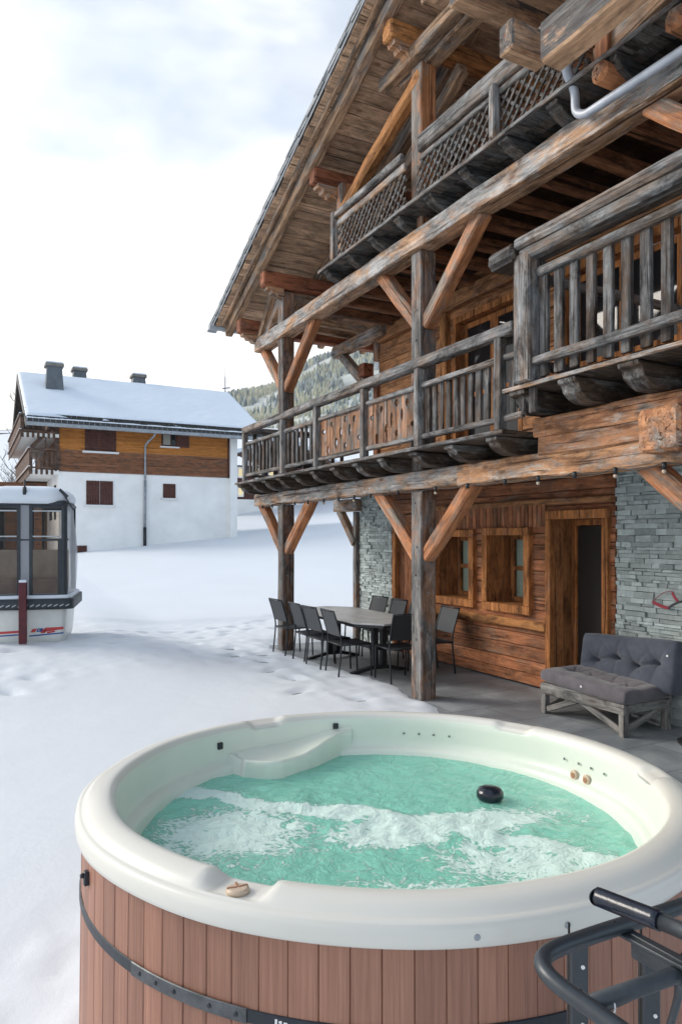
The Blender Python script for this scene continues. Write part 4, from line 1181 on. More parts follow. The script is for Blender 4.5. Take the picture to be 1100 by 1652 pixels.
beam('brace', sofa, (SX1 - .08, SY0 + .075, 0.05), (SX0 + .2, SY0 + .075, 0.20), 0.03, 0.06, M['sofawood'], wob=.001)
for y in (SY0 + .06, SY1 - .06): beam('back_post', sofa, (SX1 + .015, y, 0.02), (SX1 + .09, y, 0.72), 0.05, 0.04, M['sofawood'], up=(0, 1, 0), wob=.001)
beam('back_rail', sofa, (SX1 + .075, SY0, 0.66), (SX1 + .075, SY1, 0.66), 0.02, 0.09, M['sofawood'], wob=.001)

def mat_cloth():
    k = NT('quilted_fabric'); tcn = k.add('ShaderNodeTexCoord'); v = tcn.outputs['Object']
    n = k.noise(v, 6, 5, .6); w = k.noise(v, 500, 2, .5)
    k.l.new(k.ramp(n, [(0.3, (0.042, 0.050, 0.070)), (0.7, (0.078, 0.088, 0.115))]), k.b.inputs['Base Color'])
    k.b.inputs['Roughness'].default_value = 0.9; k.b.inputs['Sheen Weight'].default_value = 0.25
    k.bump(k.math('ADD', k.math('MULTIPLY', w, .25), n), 0.25, 0.01); return k.m
M['cloth'] = mat_cloth()
M['cloth2'] = M['cloth'].copy(); M['cloth2'].name = 'quilted_fabric_faded'
for nd in M['cloth2'].node_tree.nodes:
    if nd.type == 'VALTORGB':
        nd.color_ramp.elements[0].color = (0.075, 0.068, 0.078, 1); nd.color_ramp.elements[1].color = (0.15, 0.135, 0.145, 1)
def cushion(name, L, W, T, tufts, mat, mw, label, cat, seed=0):
    """tufted cushion: L along local Y, W along local X, T thick along Z; pulled in at the tufts with radiating creases"""
    bm = bmesh.new(); nx_, ny_ = 46, 76; random.seed(seed)
    def surf(u, v, top):
        a, b = 2 * u - 1, 2 * v - 1
        e = (1 - abs(a) ** 7) * (1 - abs(b) ** 9)
        h = T / 2 * (0.50 + 0.62 * max(0, e) ** 0.5)
        x, y = a * W / 2, b * L / 2
        x *= 1 - 0.03 * (abs(b) ** 6); y *= 1 - 0.02 * (abs(a) ** 6)
        d = 0
        for (tx, ty) in tufts:
            r = math.hypot(x - tx, y - ty); th = math.atan2(y - ty, x - tx)
            d += 0.050 * math.exp(-(r / 0.035) ** 2) + 0.040 * math.exp(-(r / 0.11) ** 2)
            d += 0.020 * math.exp(-(r / 0.17) ** 2) * (max(0, math.cos(th * 5 + tx * 30 + ty * 9)) ** 6) * min(1, r / .03)
        # folds between neighbouring tufts
        for (p, q) in zip(tufts, tufts[1:]):
            vx, vy = q[0] - p[0], q[1] - p[1]; l2 = vx * vx + vy * vy
            t = max(0, min(1, ((x - p[0]) * vx + (y - p[1]) * vy) / l2))
            dd = math.hypot(x - p[0] - t * vx, y - p[1] - t * vy); d += 0.028 * math.exp(-(dd / 0.016) ** 2) + 0.012 * math.exp(-(dd / 0.05) ** 2)
        d += 0.006 * noise.noise(Vector((x * 7, y * 7, seed)))
        z = h - d * (1 if top else 0.3)
        return Vector((x, y, z if top else -z))
    for top in (True, False):
        g_ = [[bm.verts.new(surf(i / nx_, j / ny_, top)) for j in range(ny_ + 1)] for i in range(nx_ + 1)]
        for i in range(nx_):
            for j in range(ny_):
                q = (g_[i][j], g_[i + 1][j], g_[i + 1][j + 1], g_[i][j + 1])
                f = bm.faces.new(q if top else tuple(reversed(q))); f.smooth = True
        if top: gt = g_
        else: gb = g_
    loop_t = [gt[i][0] for i in range(nx_ + 1)] + [gt[nx_][j] for j in range(1, ny_ + 1)] + [gt[i][ny_] for i in range(nx_ - 1, -1, -1)] + [gt[0][j] for j in range(ny_ - 1, 0, -1)]
    loop_b = [gb[i][0] for i in range(nx_ + 1)] + [gb[nx_][j] for j in range(1, ny_ + 1)] + [gb[i][ny_] for i in range(nx_ - 1, -1, -1)] + [gb[0][j] for j in range(ny_ - 1, 0, -1)]
    n = len(loop_t)
    for k in range(n):
        f = bm.faces.new((loop_t[k], loop_t[(k + 1) % n], loop_b[(k + 1) % n], loop_b[k])); f.smooth = True
    bmesh.ops.recalc_face_normals(bm, faces=bm.faces)
    o = build(name, bm, mat, None, mw, smooth=True)
    tag(o, label, cat); return o
sc_ = cushion('seat_cushion', 1.13, 0.60, 0.15, [(-.02, -.36), (0.0, -.12), (.02, .12), (0.0, .36)], M['cloth2'], Matrix.Translation((1.10, -1.635, 0.40)) @ Matrix.Rotation(R(2), 4, 'X'),
        'flat grey quilted seat cushion lying on the timber bench', 'cushion', 3)
bc_ = cushion('back_cushion', 1.20, 0.53, 0.22, [(0.02, -.38), (-.03, -.12), (0.03, .13), (-0.02, .39)], M['cloth'], Matrix.Translation((1.43, -1.72, 0.60)) @ Matrix.Rotation(R(-3), 4, 'X') @ Matrix.Rotation(R(-78), 4, 'Y'),
        'thick charcoal tufted back cushion leaning upright against the bench back', 'cushion', 5)
def label_tag(par, p, s=0.022):
    bm = bmesh.new(); box(bm, (p[0], p[1] - s, p[2] - s), (p[0] + 0.004, p[1] + s, p[2] + s * .9)); return build('care_tag', bm, M['white'], par)
label_tag(sc_, (0.796, -1.66, 0.40), 0.010); label_tag(bc_, (1.335, -2.235, 0.75), 0.010)

# mat and red strap
bm = bmesh.new(); n = 40
pts = [(1.28 + (0.20 + 0.012 * math.sin(5 * t)) * math.cos(t), -2.72 + 0.30 * math.sin(t)) for t in [2 * PI * k / n for k in range(n)]]
prism(bm, pts, 0.0, 0.018, axis='z'); bmesh.ops.recalc_face_normals(bm, faces=bm.faces)
tag(build('door_mat', bm, M['mat']), 'small black rubber mat on the slate terrace at the right edge', 'mat')
rs = empty('red_strap_loop', (1.60, -2.05, 1.35), 0, 'red strap with a thin cord hanging in a loop on the stone wall', 'strap')
def strap(pts, w, name, mat):
    bm = bmesh.new(); P = smooth_path(pts, 5); pr = []
    for i, p in enumerate(P):
        d = (P[min(i + 1, len(P) - 1)] - P[max(0, i - 1)]).normalized(); nrm = Vector((1, 0, 0)); s = d.cross(nrm).normalized() * w
        pr.append([bm.verts.new(p + s), bm.verts.new(p - s), bm.verts.new(p - s + Vector((-.006, 0, 0))), bm.verts.new(p + s + Vector((-.006, 0, 0)))])
    for a, b in zip(pr, pr[1:]):
        for k in range(4): bm.faces.new((a[k], a[(k + 1) % 4], b[(k + 1) % 4], b[k]))
    bmesh.ops.recalc_face_normals(bm, faces=bm.faces); return build(name, bm, mat, rs)
strap([(1.60, -1.86, 1.235), (1.60, -1.90, 1.215), (1.595, -1.97, 1.195), (1.60, -2.05, 1.185)], 0.016, 'strap', M['redstrap'])
strap([(1.60, -2.09, 1.345), (1.595, -2.12, 1.30), (1.60, -2.16, 1.255)], 0.014, 'strap', M['redstrap'])
strap([(1.60, -2.05, 1.185), (1.598, -2.11, 1.225), (1.60, -2.20, 1.26), (1.60, -2.35, 1.26)], 0.012, 'handle', M['black'])
bm = bmesh.new(); tube(bm, smooth_path([(1.61, -1.86, 1.24), (1.61, -1.93, 1.30), (1.61, -2.0, 1.34), (1.60, -2.09, 1.35)], 4), .004, 6); build('cord', bm, M['redstrap'], rs)

# ================================================================== HOT TUB
TILT = math.atan(39 / 1150.0)
tubm = Matrix.Translation((TUB.x, TUB.y, 0)) @ Matrix.Rotation(-YAW, 4, 'Z') @ Matrix.Rotation(-TILT, 4, 'X')
tub = empty('hot_tub', (TUB.x, TUB.y, 0), 0, 'big round hot tub with a white acrylic rim and brown slatted skirt in the foreground', 'hot tub')
tub.matrix_basis = tubm.copy()
ZL = 0.821                                          # lip bottom, in the tub's own frame
def tp(ang, r, z):                                  # point in world from tub-local polar (angle measured in world XY)
    a = R(ang) + YAW
    return Vector((r * math.cos(a), r * math.sin(a), z))
# shell: outer lip, crown and inner wall; with a few local dips in the rim
prof = [(1.190, ZL + 0.012), (1.212, ZL), (1.220, ZL + 0.006), (1.2235, ZL + 0.035), (1.219, ZL + 0.062), (1.207, ZL + 0.070), (1.200, ZL + 0.071), (1.193, ZL + 0.076), (1.172, ZL + 0.094), (1.145, ZL + 0.104), (1.118, ZL + 0.105),
        (1.095, ZL + 0.098), (1.080, ZL + 0.080), (1.072, ZL + 0.055), (1.068, ZL + 0.02), (1.064, ZL - 0.015), (1.060, ZL - 0.05), (1.050, ZL - 0.075), (1.025, ZL - 0.085), (1.015, ZL - 0.095), (1.005, ZL - 0.14), (0.99, ZL - 0.22), (0.97, ZL - 0.33), (0.93, ZL - 0.40),
        (0.66, ZL - 0.42), (0.61, ZL - 0.45), (0.58, ZL - 0.70), (0.54, ZL - 0.74), (0.01, ZL - 0.75)]
NS = 360
def adiff(a, b): return (a - b + 180) % 360 - 180
DIPS = [(-141.4, 4.7, 0.030), (95.5, 5, 0.020), (20.0, 5, 0.020), (-29.5, 4.0, 0.020)]
def shell_pt(k, r, z):
    ang = 360.0 * k / NS                            # world angle of this column
    dz = 0
    if z > ZL + 0.07 and r < 1.19:
        for (a0, w, d) in DIPS:
            q = abs(adiff(ang, a0)) / w
            if q < 1.35:
                s = 1 - ss(0.72, 1.2, q)
                if a0 == -141.4: dz = min(dz, -max(0.0, z - (ZL + 0.070)) * s)
                else: dz -= d * s * (1 - ss(1.12, 1.17, r))
    rr = r + 0.0015 * math.sin(ang * 0.21)
    if ZL - 0.5 < z < ZL - 0.30: pass
    return tp(ang, rr, z + dz)
bm = bmesh.new(); rings = []
pr2 = []
for (a, b) in zip(prof, prof[1:]):                  # one subdivision for smoothness near the crown
    pr2.append(a); pr2.append(((a[0] + b[0]) / 2, (a[1] + b[1]) / 2))
pr2.append(prof[-1])
for (r, z) in pr2: rings.append([bm.verts.new(shell_pt(k, r, z)) for k in range(NS)])
for i, (A, B) in enumerate(zip(rings, rings[1:])):
    for k in range(NS):
        f = face(bm, (A[k], A[(k + 1) % NS], B[(k + 1) % NS], B[k]), 1 if pr2[i][1] < ZL + 0.085 and pr2[i][0] < 1.085 else 0); f.smooth = True
bmesh.ops.recalc_face_normals(bm, faces=bm.faces)
shell = build('shell', bm, [M['acrylic'], M['acrylic_in']], tub, tubm)
def at_tub(bm_or_mesh, name, mat, par=None, smooth=False): return build(name, bm_or_mesh, mat, par or tub, tubm, smooth)
# moulded headrest shelf on the far left, running out over the water
bm = bmesh.new()
zs = ZL - 0.015
outline = []; inner_e = []
N_ = 40
SHR = [(69.0, 1.058), (72.0, 1.03), (76, 0.96), (82, 0.88), (88, 0.83), (94, 0.80), (100, 0.79), (104, 0.81), (107.5, 0.86), (109.5, 0.92)]
def shelf_r(a):
    for (p, q), (u, v) in zip(SHR, SHR[1:]):
        if p <= a <= u: return q + (v - q) * (a - p) / (u - p)
    return SHR[-1][1]
for i in range(N_ + 1):
    a = 69.0 + 40.5 * i / N_; outline.append((a, 1.066)); inner_e.append((a, shelf_r(a)))
rows = []
def zshelf(t): return ZL + 0.02 - 0.060 * ss(0.0, 0.6, t)
for i in range(N_ + 1):
    t = i / N_; a = inner_e[i][0]; r = inner_e[i][1]; z = zshelf(t)
    endf = ss(0.86, 1.0, t)
    row = [(1.066, z + 0.012), ((1.066 * .66 + r * .34), z - 0.004), ((1.066 * .33 + r * .67), z - 0.012), (r + 0.035, z - 0.006), (r + 0.012, z + 0.004), (r, z - 0.008), (r - 0.004, z - 0.03), (r - 0.0, z - 0.16), (r + .01, z - 0.20)]
    rows.append([bm.verts.new(tp(a + (rr - r) * -0 - endf * 0.6, rr, zz - (0.10 * endf ** 3 if rr > r + .2 else 0))) for rr, zz in row])
for A, B in zip(rows, rows[1:]):
    for k in range(len(A) - 1): bm.faces.new((A[k], A[k + 1], B[k + 1], B[k])).smooth = True
endv = [bm.verts.new(tp(110.6, 1.07 - (1.07 - inner_e[-1][1] - .02) * q, zshelf(1) - 0.22)) for q in (0, .34, .67, .9, .97, 1, 1, 1, 1)]
for k in range(8): bm.faces.new((rows[-1][k], endv[k], endv[k + 1], rows[-1][k + 1])).smooth = True
bmesh.ops.recalc_face_normals(bm, faces=bm.faces)
at_tub(bm, 'headrest_shelf', M['acrylic_in'])
# skirt staves
bm = bmesh.new(); NSV = 92; rs_ = 1.198
random.seed(12)
for k in range(NSV):
    a0 = 360.0 * k / NSV + 0.03; a1 = 360.0 * (k + 1) / NSV - 0.03; d = random.uniform(-.0012, .0012)
    def q(a, r, z): return bm.verts.new(tp(a, r + d, z))
    am = (a0 + a1) / 2; cc = 0.12
    A = [(a0, rs_ - .006), (a0, rs_ - .0025), (a0 + cc, rs_), (am, rs_ + .0004), (a1 - cc, rs_), (a1, rs_ - .0025), (a1, rs_ - .006)]
    lo = [q(a, r, -0.10) for a, r in A]; hi = [q(a, r, ZL + 0.02) for a, r in A]
    for i in range(len(A) - 1): bm.faces.new((lo[i], lo[i + 1], hi[i + 1], hi[i]))
    bm.faces.new(hi)
bmesh.ops.recalc_face_normals(bm, faces=bm.faces)
at_tub(bm, 'skirt', M['skirt'])
bm = bmesh.new(); lathe(bm, [(rs_ - .0065, -0.1), (rs_ - .0065, ZL + .015)], 184); at_tub(bm, 'liner', M['dark'])
# strap band with its steel buckle plate
def band(name, a0, a1, z, h, r0, r1, mat, par=None, slope=0.0, n=None):
    bm = bmesh.new(); n = n or max(2, int(abs(a1 - a0) / 2)); g_ = []
    for i in range(n + 1):
        a = a0 + (a1 - a0) * i / n; zz = z + slope * (i / n)
        g_.append([bm.verts.new(tp(a, r, zz + dz)) for r, dz in ((r0, -h / 2), (r1, -h / 2 + .002), (r1, h / 2 - .002), (r0, h / 2))])
    for A, B in zip(g_, g_[1:]):
        for k in range(4): bm.faces.new((A[k], A[(k + 1) % 4], B[(k + 1) % 4], B[k])).smooth = False
    bm.faces.new(g_[0]); bm.faces.new(list(reversed(g_[-1])))
    bmesh.ops.recalc_face_normals(bm, faces=bm.faces)
    return at_tub(bm, name, mat, par)
ZB = 0.603
M['strap'] = simple('black_strap', (0.015, 0.02, 0.028), 0.45, 0, 30, .2)
M['buckle'] = simple('brushed_steel_dark', (0.11, 0.115, 0.12), 0.38, 0.7, 30, .3)
bd = band('strap_band', -260, 80, ZB, 0.036, rs_ + .001, rs_ + .005, M['strap'], n=170)
bk = band('buckle_plate', -159, -138.5, ZB, 0.040, rs_ + .005, rs_ + .008, M['buckle'], bd)
def disc(ang, r, z, rad, th, mat, name, par=None, seg=12, rr=None):
    bm = bmesh.new(); c = tp(ang, r, z); d = tp(ang, 1, 0); d.z = 0
    tube(bm, [c, c + d * th * 0.7, c + d * th], rad, seg, radii=[rad, rad, rad * 0.75]); return at_tub(bm, name, mat, par)
for a in (-157, -153.5, -150, -144, -140): disc(a, rs_ + .0075, ZB, 0.0065, 0.003, M['strap'], 'rivet', bk)
# small white mark printed on the strap
bm = bmesh.new()
for (da, dz, w, h) in ((0, 0.0, .08, .010), (.25, .004, .10, .003), (.30, -.002, .05, .010), (.55, .003, .12, .003), (.60, -.004, .05, .009)):
    a = -134.5 + da * 2.2
    vs_ = [bm.verts.new(tp(a + s * w * 2, rs_ + .0062, ZB + dz + t * h)) for s, t in ((-1, -1), (1, -1), (1.3, 1), (-.7, 1))]; bm.faces.new(vs_)
at_tub(bm, 'printed_mark', M['white'], bd)
disc(-110.1, 1.2205, ZL + .032, 0.0085, 0.007, M['zinc'], 'screw', shell); disc(-98.2, 1.2205, ZL + .032, 0.0085, 0.007, M['zinc'], 'screw', shell)
disc(-60, 1.2205, ZL + .032, 0.0085, 0.007, M['zinc'], 'screw', shell)
def block(ang, r, z, w, h, t, mat, name, par=None, lean=0):
    bm = bmesh.new(); c = tp(ang, r, z); d = tp(ang, 1, 0); d.z = 0; d.normalize(); s = Vector((-d.y, d.x, 0))
    m = Matrix((d, s, Vector((0, 0, 1)))).transposed().to_4x4(); m.translation = c
    box(bm, (-t / 2, -w / 2, -h / 2), (t / 2, w / 2, h / 2), m=m, ch=min(w, h, t) * .18); bmesh.ops.recalc_face_normals(bm, faces=bm.faces)
    return at_tub(bm, name, mat, par)
block(-176, rs_ + .008, 0.745, 0.026, 0.046, 0.018, M['strap'], 'cover_lock')
disc(-176, rs_ + .016, 0.755, .008, .012, M['strap'], 'lock_button')
block(112.0, 1.060, ZL + 0.020, 0.030, 0.034, 0.016, M['strap'], 'speaker'); block(74.0, 1.060, ZL + 0.042, 0.030, 0.030, 0.016, M['strap'], 'speaker')
M['smalldot'] = simple('grey_sensor', (0.16, 0.18, 0.17), .4)
for a in (53.0, 48.4, 43.9, 39.1): disc(a, 1.058, ZL - 0.000, 0.0065, -0.004, M['smalldot'], 'air_nozzle', shell, 8)
for a in (2.0, -3.1, -7.7, -12.9): disc(a, 1.058, ZL - 0.000, 0.0065, -0.004, M['smalldot'], 'air_nozzle', shell, 8)
M['beige'] = simple('beige_plastic', (0.56, 0.43, 0.31), .4); M['beigedark'] = simple('dark_beige_plastic', (0.36, 0.17, 0.09), .5)  # darker beige for nozzles and grip ribs
def jet(ang, r, z, rad, m1='beige', m2='beigedark'):
    c = tp(ang, r, z); d = -tp(ang, 1, 0); d.z = 0
    bm = bmesh.new(); tube(bm, [c, c + d * 0.010, c + d * 0.014], rad, 20, radii=[rad, rad, rad * .8])
    j = at_tub(bm, 'jet', M[m1]); bm = bmesh.new(); tube(bm, [c + d * 0.013, c + d * .017], rad * .5, 14); at_tub(bm, 'nozzle', M[m2], j)
jet(-1.9, 1.055, ZL - .060, .024); jet(-6.5, 1.055, ZL - .060, .024)
M['jetgrey'] = simple('grey_jet', (0.035, 0.04, 0.035), .4)
for (a, z, rad) in ((66, -.20, .05), (66, -.30, .05), (46, -.19, .045), (46, -.29, .045), (8, -.22, .04), (-4, -.22, .05), (-14, -.22, .05), (103, -.2, .04), (-100, -.2, .045), (150, -.2, .045), (-170, -.22, .045)):
    jet(a, 0.995, ZL + z, rad, 'jetgrey', 'strap')
for (x, y, rad) in ((-.32, -.30, .05), (-.15, -.42, .045), (.62, -.05, .05)):
    bm = bmesh.new(); zz = ZL - .42 if math.hypot(x, y) > .6 else ZL - .745
    tube(bm, [(x, y, zz), (x, y, zz + .02)], rad, 16); at_tub(bm, 'floor_jet', M['jetgrey'])
# the air-control knob sitting in the dip of the near rim
kn = tp(-141.4, 1.150, ZL + 0.070)
bm = bmesh.new(); tube(bm, [kn, kn + Vector((0, 0, .004)), kn + Vector((0, 0, .011)), kn + Vector((0, 0, .014))], .033, 28, radii=[.030, .033, .031, .024])
knob = at_tub(bm, 'air_control_knob', M['beige'], smooth=False)
bm = bmesh.new()
for a in (0.6, 1.9, 3.4):
    m = Matrix.Translation(kn + Vector((0, 0, .0135))) @ Matrix.Rotation(a, 4, 'Z'); box(bm, (.002, -.0032, -.004), (.030, .0032, .0025), m=m, ch=.001)
bmesh.ops.recalc_face_normals(bm, faces=bm.faces); at_tub(bm, 'grip_rib', M['beigedark'], knob)
# water: level, slightly broken surface
WZ = 0.675
wm = Matrix.Translation((TUB.x, TUB.y, WZ)) @ Matrix.Rotation(-YAW, 4, 'Z')
bm = bmesh.new(); nr, na = 90, 200; rr_ = []
for i in range(nr + 1):
    r = 1.040 * (i / nr); row = []
    for k in range(na if i else 1):
        a = 2 * PI * k / na; x, y = r * math.cos(a), r * math.sin(a)
        f = math.exp(-((y + 0.40 * x - 0.10) * 4) ** 2) + math.exp(-((x - .5) ** 2 + 3 * (y + .3) ** 2) * 4) + math.exp(-((x + .6) ** 2 + y * y) * 5)
        z = (0.004 + 0.009 * min(1, f)) * noise.noise(Vector((x * 9, y * 9, 0))) + 0.005 * min(1, f) * noise.noise(Vector((x * 24, y * 24, 4))) + 0.002 * noise.noise(Vector((x * 20, y * 20, 9)))
        z += 0.012 * math.exp(-((y + 0.40 * x - 0.10) * 7) ** 2)
        row.append(bm.verts.new((x, y, z)))
    rr_.append(row)
for k in range(na): bm.faces.new((rr_[0][0], rr_[1][k], rr_[1][(k + 1) % na])).smooth = True
for A, B in zip(rr_[1:], rr_[2:]):
    for k in range(na): bm.faces.new((A[k], B[k], B[(k + 1) % na], A[(k + 1) % na])).smooth = True
build('water', bm, mat_water(None), tub, wm, smooth=True)
# dark floating cap
fl = empty('floating_cap', (-2.486, -4.261, 0.69), 0, 'round black cap floating on the green water of the hot tub', 'float')
bm = bmesh.new(); lathe(bm, [(0.0, 0.035), (0.03, 0.034), (0.052, 0.026), (0.062, 0.010), (0.062, -0.012), (0.05, -0.028), (0.0, -0.03)], 36)
bmesh.ops.remove_doubles(bm, verts=bm.verts, dist=1e-5)
for v in bm.verts:
    a = math.atan2(v.co.y, v.co.x)
    if v.co.z > 0: v.co.z += 0.0015 * math.cos(9 * a) * math.hypot(v.co.x, v.co.y) / .06
M['blackgloss'] = simple('black_gloss_plastic', (0.010, 0.014, 0.025), 0.22, 0, 20, .3, .15, 60)
build('cap', bm, M['blackgloss'], fl, Matrix.Translation((-2.486, -4.261, 0.703)), smooth=True)

# ================================================================== COVER LIFTER
lf = empty('cover_lifter', (-3.33, -5.74, 0), 0, 'black tubular steel cover lifter with a foam grip beside the tub, lower right', 'cover lifter')
M['steel'] = simple('anthracite_powder_coat', (0.030, 0.037, 0.044), 0.38, 0.1, 60, .15, .05, 300, spec=.6)
pts = [(-3.02, -5.824, 1.078), (-3.20, -5.820, 1.074), (-3.35, -5.815, 1.073), (-3.50, -5.815, 1.076), (-3.60, -5.822, 1.080), (-3.648, -5.838, 1.081), (-3.668, -5.866, 1.078), (-3.668, -5.905, 1.071), (-3.655, -5.96, 1.062), (-3.637, -6.03, 1.049), (-3.60, -6.16, 1.03)]
bm = bmesh.new(); tube(bm, smooth_path(pts, 6), 0.0165, 16); build('frame_tube', bm, M['steel'], lf)
bm = bmesh.new(); tube(bm, [(-3.66, -5.955, 1.062), (-3.0, -5.945, 1.02)], 0.0155, 16); build('cross_tube', bm, M['steel'], lf)
bm = bmesh.new(); tube(bm, [(-3.499, -5.974, 1.186), (-3.497, -6.066, 1.196), (-3.49, -6.3, 1.215)], 0.0150, 16)
hd = build('handle_tube', bm, M['pipe' if False else 'steel'], lf)
bm = bmesh.new(); tube(bm, smooth_path([(-3.5115, -5.848, 1.1745), (-3.5105, -5.852, 1.175), (-3.506, -5.90, 1.1795), (-3.499, -5.985, 1.188)], 5), 0.0185, 20)
build('grip', bm, M['blackgloss'], hd)
beam('flat_plate', lf, (-3.40, -5.80, 1.058), (-3.40, -6.06, 1.074), 0.038, 0.008, M['steel'], wob=0, ch=.002)
beam('flat_plate', lf, (-3.405, -5.84, 1.045), (-3.405, -6.06, 1.055), 0.006, 0.05, M['steel'], wob=0, ch=.002)
for (x, y) in ((-3.405, -5.690), (-3.235, -5.745)):
    v = beam('upright', lf, (x, y, 0.30), (x, y, 0.985 if x < -3.3 else 0.955), 0.040, 0.034, M['steel'], up=tuple(FW), wob=0, ch=.003)
    bm = bmesh.new(); box(bm, (-.021, -.003, -.35), (-.0175, .003, .30), m=Matrix.Translation((x, y, .72)) @ Matrix.Rotation(-YAW, 4, 'Z')); build('slot', bm, M['dark'], v)
    for z in (0.80, 0.93):
        bm = bmesh.new(); c = Vector((x, y, z)) - FW * 0.017 + RT * 0.006; tube(bm, [c, c - FW * .004], .0045, 8); build('bolt', bm, M['white'], v)
bm = bmesh.new(); tube(bm, smooth_path([(-3.385, -5.93, 1.03), (-3.34, -5.90, 0.95), (-3.335, -5.86, 0.80), (-3.35, -5.84, 0.55)], 5), 0.008, 8); build('gas_spring', bm, M['steel'], lf)
for (c, a) in (((-3.642, -5.985, 1.052), 0), ((-3.608, -5.965, 1.055), 1)):
    bm = bmesh.new(); ring = [Vector(c) + RT * (.009 * math.cos(t)) + Vector((0, 0, -0.006 + .014 * math.sin(t))) for t in [PI * 2 * k / 14 for k in range(15)]]
    tube(bm, ring, .0018, 6); build('cord_loop', bm, M['white'], lf)
for c in ((-3.43, -5.818, 1.0905), (-3.655, -5.94, 1.0815)):
    bm = bmesh.new(); tube(bm, [Vector(c) + Vector((0, 0, -.004)), Vector(c) + Vector((0, 0, .0002))], .003, 8); build('hole', bm, M['dark'], lf)

# ================================================================== NEIGHBOURING HOUSE
random.seed(77)
YW = 31.6
hs = empty('white_house', (4, YW, 1.2), 0, 'neighbouring white rendered house with orange wood cladding and a snow covered roof', 'house')
I4 = Matrix.Identity(4)
M['render'] = simple('white_render', (0.88, 0.87, 0.84), 0.9, 0, 0.9, 0.08, 0.2, 20)
M['shutter'] = wood('brown_shutter', (0.135, 0.055, 0.040), (0.06, 0.024, 0.02), amt=-0.6, knots=False, var=0.15, stain=0.3)
M['brownwood'] = wood('brown_boards', (0.20, 0.12, 0.085), (0.08, 0.045, 0.032), (0.22, 0.17, 0.14), amt=0.1, var=0.2)
M['clad_hi'] = wood('orange_cladding', (0.62, 0.26, 0.065), (0.36, 0.13, 0.03), amt=-0.8, knots=False, var=0.22, stain=0.25)
M['clad_lo'] = wood('brown_cladding', (0.36, 0.16, 0.08), (0.16, 0.065, 0.032), (0.2, 0.13, 0.09), amt=0.0, knots=False, var=0.25, stain=0.35)
def hb(name, a, b, mat, par=hs, ch=0):
    bm = bmesh.new(); box(bm, a, b, ch=ch); bmesh.ops.recalc_face_normals(bm, faces=bm.faces); return build(name, bm, mat, par)
wallo = hb('wall', (-0.60, YW, -1.0), (8.45, 43.6, 5.20), M['render'])
hb('wall', (8.35, YW - 0.25, -1.0), (8.75, 43.6, 7.6), M['render'])
hb('wall', (-0.60, YW + .02, 5.21), (8.40, 43.6, 7.35), M['render'])
def clad(name, z0, z1, mat, h=0.145):
    bm = bmesh.new(); z = z0
    while z < z1 - .02:
        x = -0.58
        pts = [(YW - 0.045, z), (YW - 0.018, min(z + h, z1)), (YW + .02, min(z + h, z1)), (YW + .02, z)]
        prism(bm, pts, -0.60, 8.33, axis='x'); z += h
    bmesh.ops.recalc_face_normals(bm, faces=bm.faces); return build(name, bm, mat, hs)
clad('upper_cladding', 6.32, 7.62, M['clad_hi']); clad('lower_cladding', 5.22, 6.31, M['clad_lo'], 0.155)
hb('corner_board', (-0.70, YW - .09, 5.2), (-0.58, YW + .05, 7.6), M['brownwood']); hb('corner_board', (8.25, YW - .09, 5.2), (8.345, YW + .02, 7.6), M['shutter'])
def shut(x0, x1, z0, z1, n=2, sill=True, y=YW - .05):
    w = hb('window', (x0 - .0, y + .02, z0), (x1, y + .04, z1), M['shutter'])
    for i in range(n):
        a = x0 + (x1 - x0) * i / n; b = x0 + (x1 - x0) * (i + 1) / n
        bm = bmesh.new(); xx = a + .01
        nb = max(2, int((b - a) / .13)); ww = (b - a - .02) / nb
        for k in range(nb): box(bm, (xx + k * ww + .004, y - .03, z0 + .01), (xx + (k + 1) * ww - .004, y, z1 - .01))
        for zz in (z0 + .12, z1 - .22): box(bm, (a + .02, y - .05, zz), (b - .02, y - .031, zz + .09))
        build('shutter', bm, M['shutter'], w)
    if sill: hb('sill', (x0 - .12, y - .14, z0 - .10), (x1 + .12, y + .02, z0 - .005), M['white'], w)
    return w
shut(0.64, 2.20, 6.31, 7.58); shut(0.70, 2.05, 3.55, 4.80, 2, y=YW - .005); shut(4.63, 5.33, 3.99, 4.77, 1, y=YW - .005)
w = hb('window', (4.55, YW - .07, 6.78), (5.34, YW - .03, 7.48), M['shutter'])
hb('pane', (4.64, YW - .08, 6.86), (5.02, YW - .072, 7.40), simple('pale_curtain_glass', (0.30, 0.29, 0.24), .3), w)
hb('pane', (5.08, YW - .08, 6.86), (5.30, YW - .072, 7.40), M['glassdark'], w)
hb('shutter', (5.36, YW - .11, 6.76), (6.04, YW - .06, 7.50), M['shutter'], w); hb('sill', (4.45, YW - .18, 6.70), (5.50, YW - .04, 6.77), M['white'], w)
hb('hatch', (0.14, YW - .06, 0.95), (0.74, YW - .005, 1.45), M['shutter'])
# downpipe
bm = bmesh.new(); tube(bm, smooth_path([(4.05, 30.75, 7.50), (4.0, 30.9, 7.2), (3.72, 31.35, 6.85), (3.68, 31.5, 6.5), (3.68, 31.5, 4.9)], 4), .055, 10); tube(bm, [(3.68, 31.5, 4.9), (3.66, 31.5, 2.35)], .07, 10)
dp = build('downpipe', bm, M['zinc'], hs)
bm = bmesh.new(); tube(bm, [(3.66, 31.5, 2.4), (3.66, 31.5, 1.2)], .085, 10); build('pipe_shoe', bm, M['black'], dp)
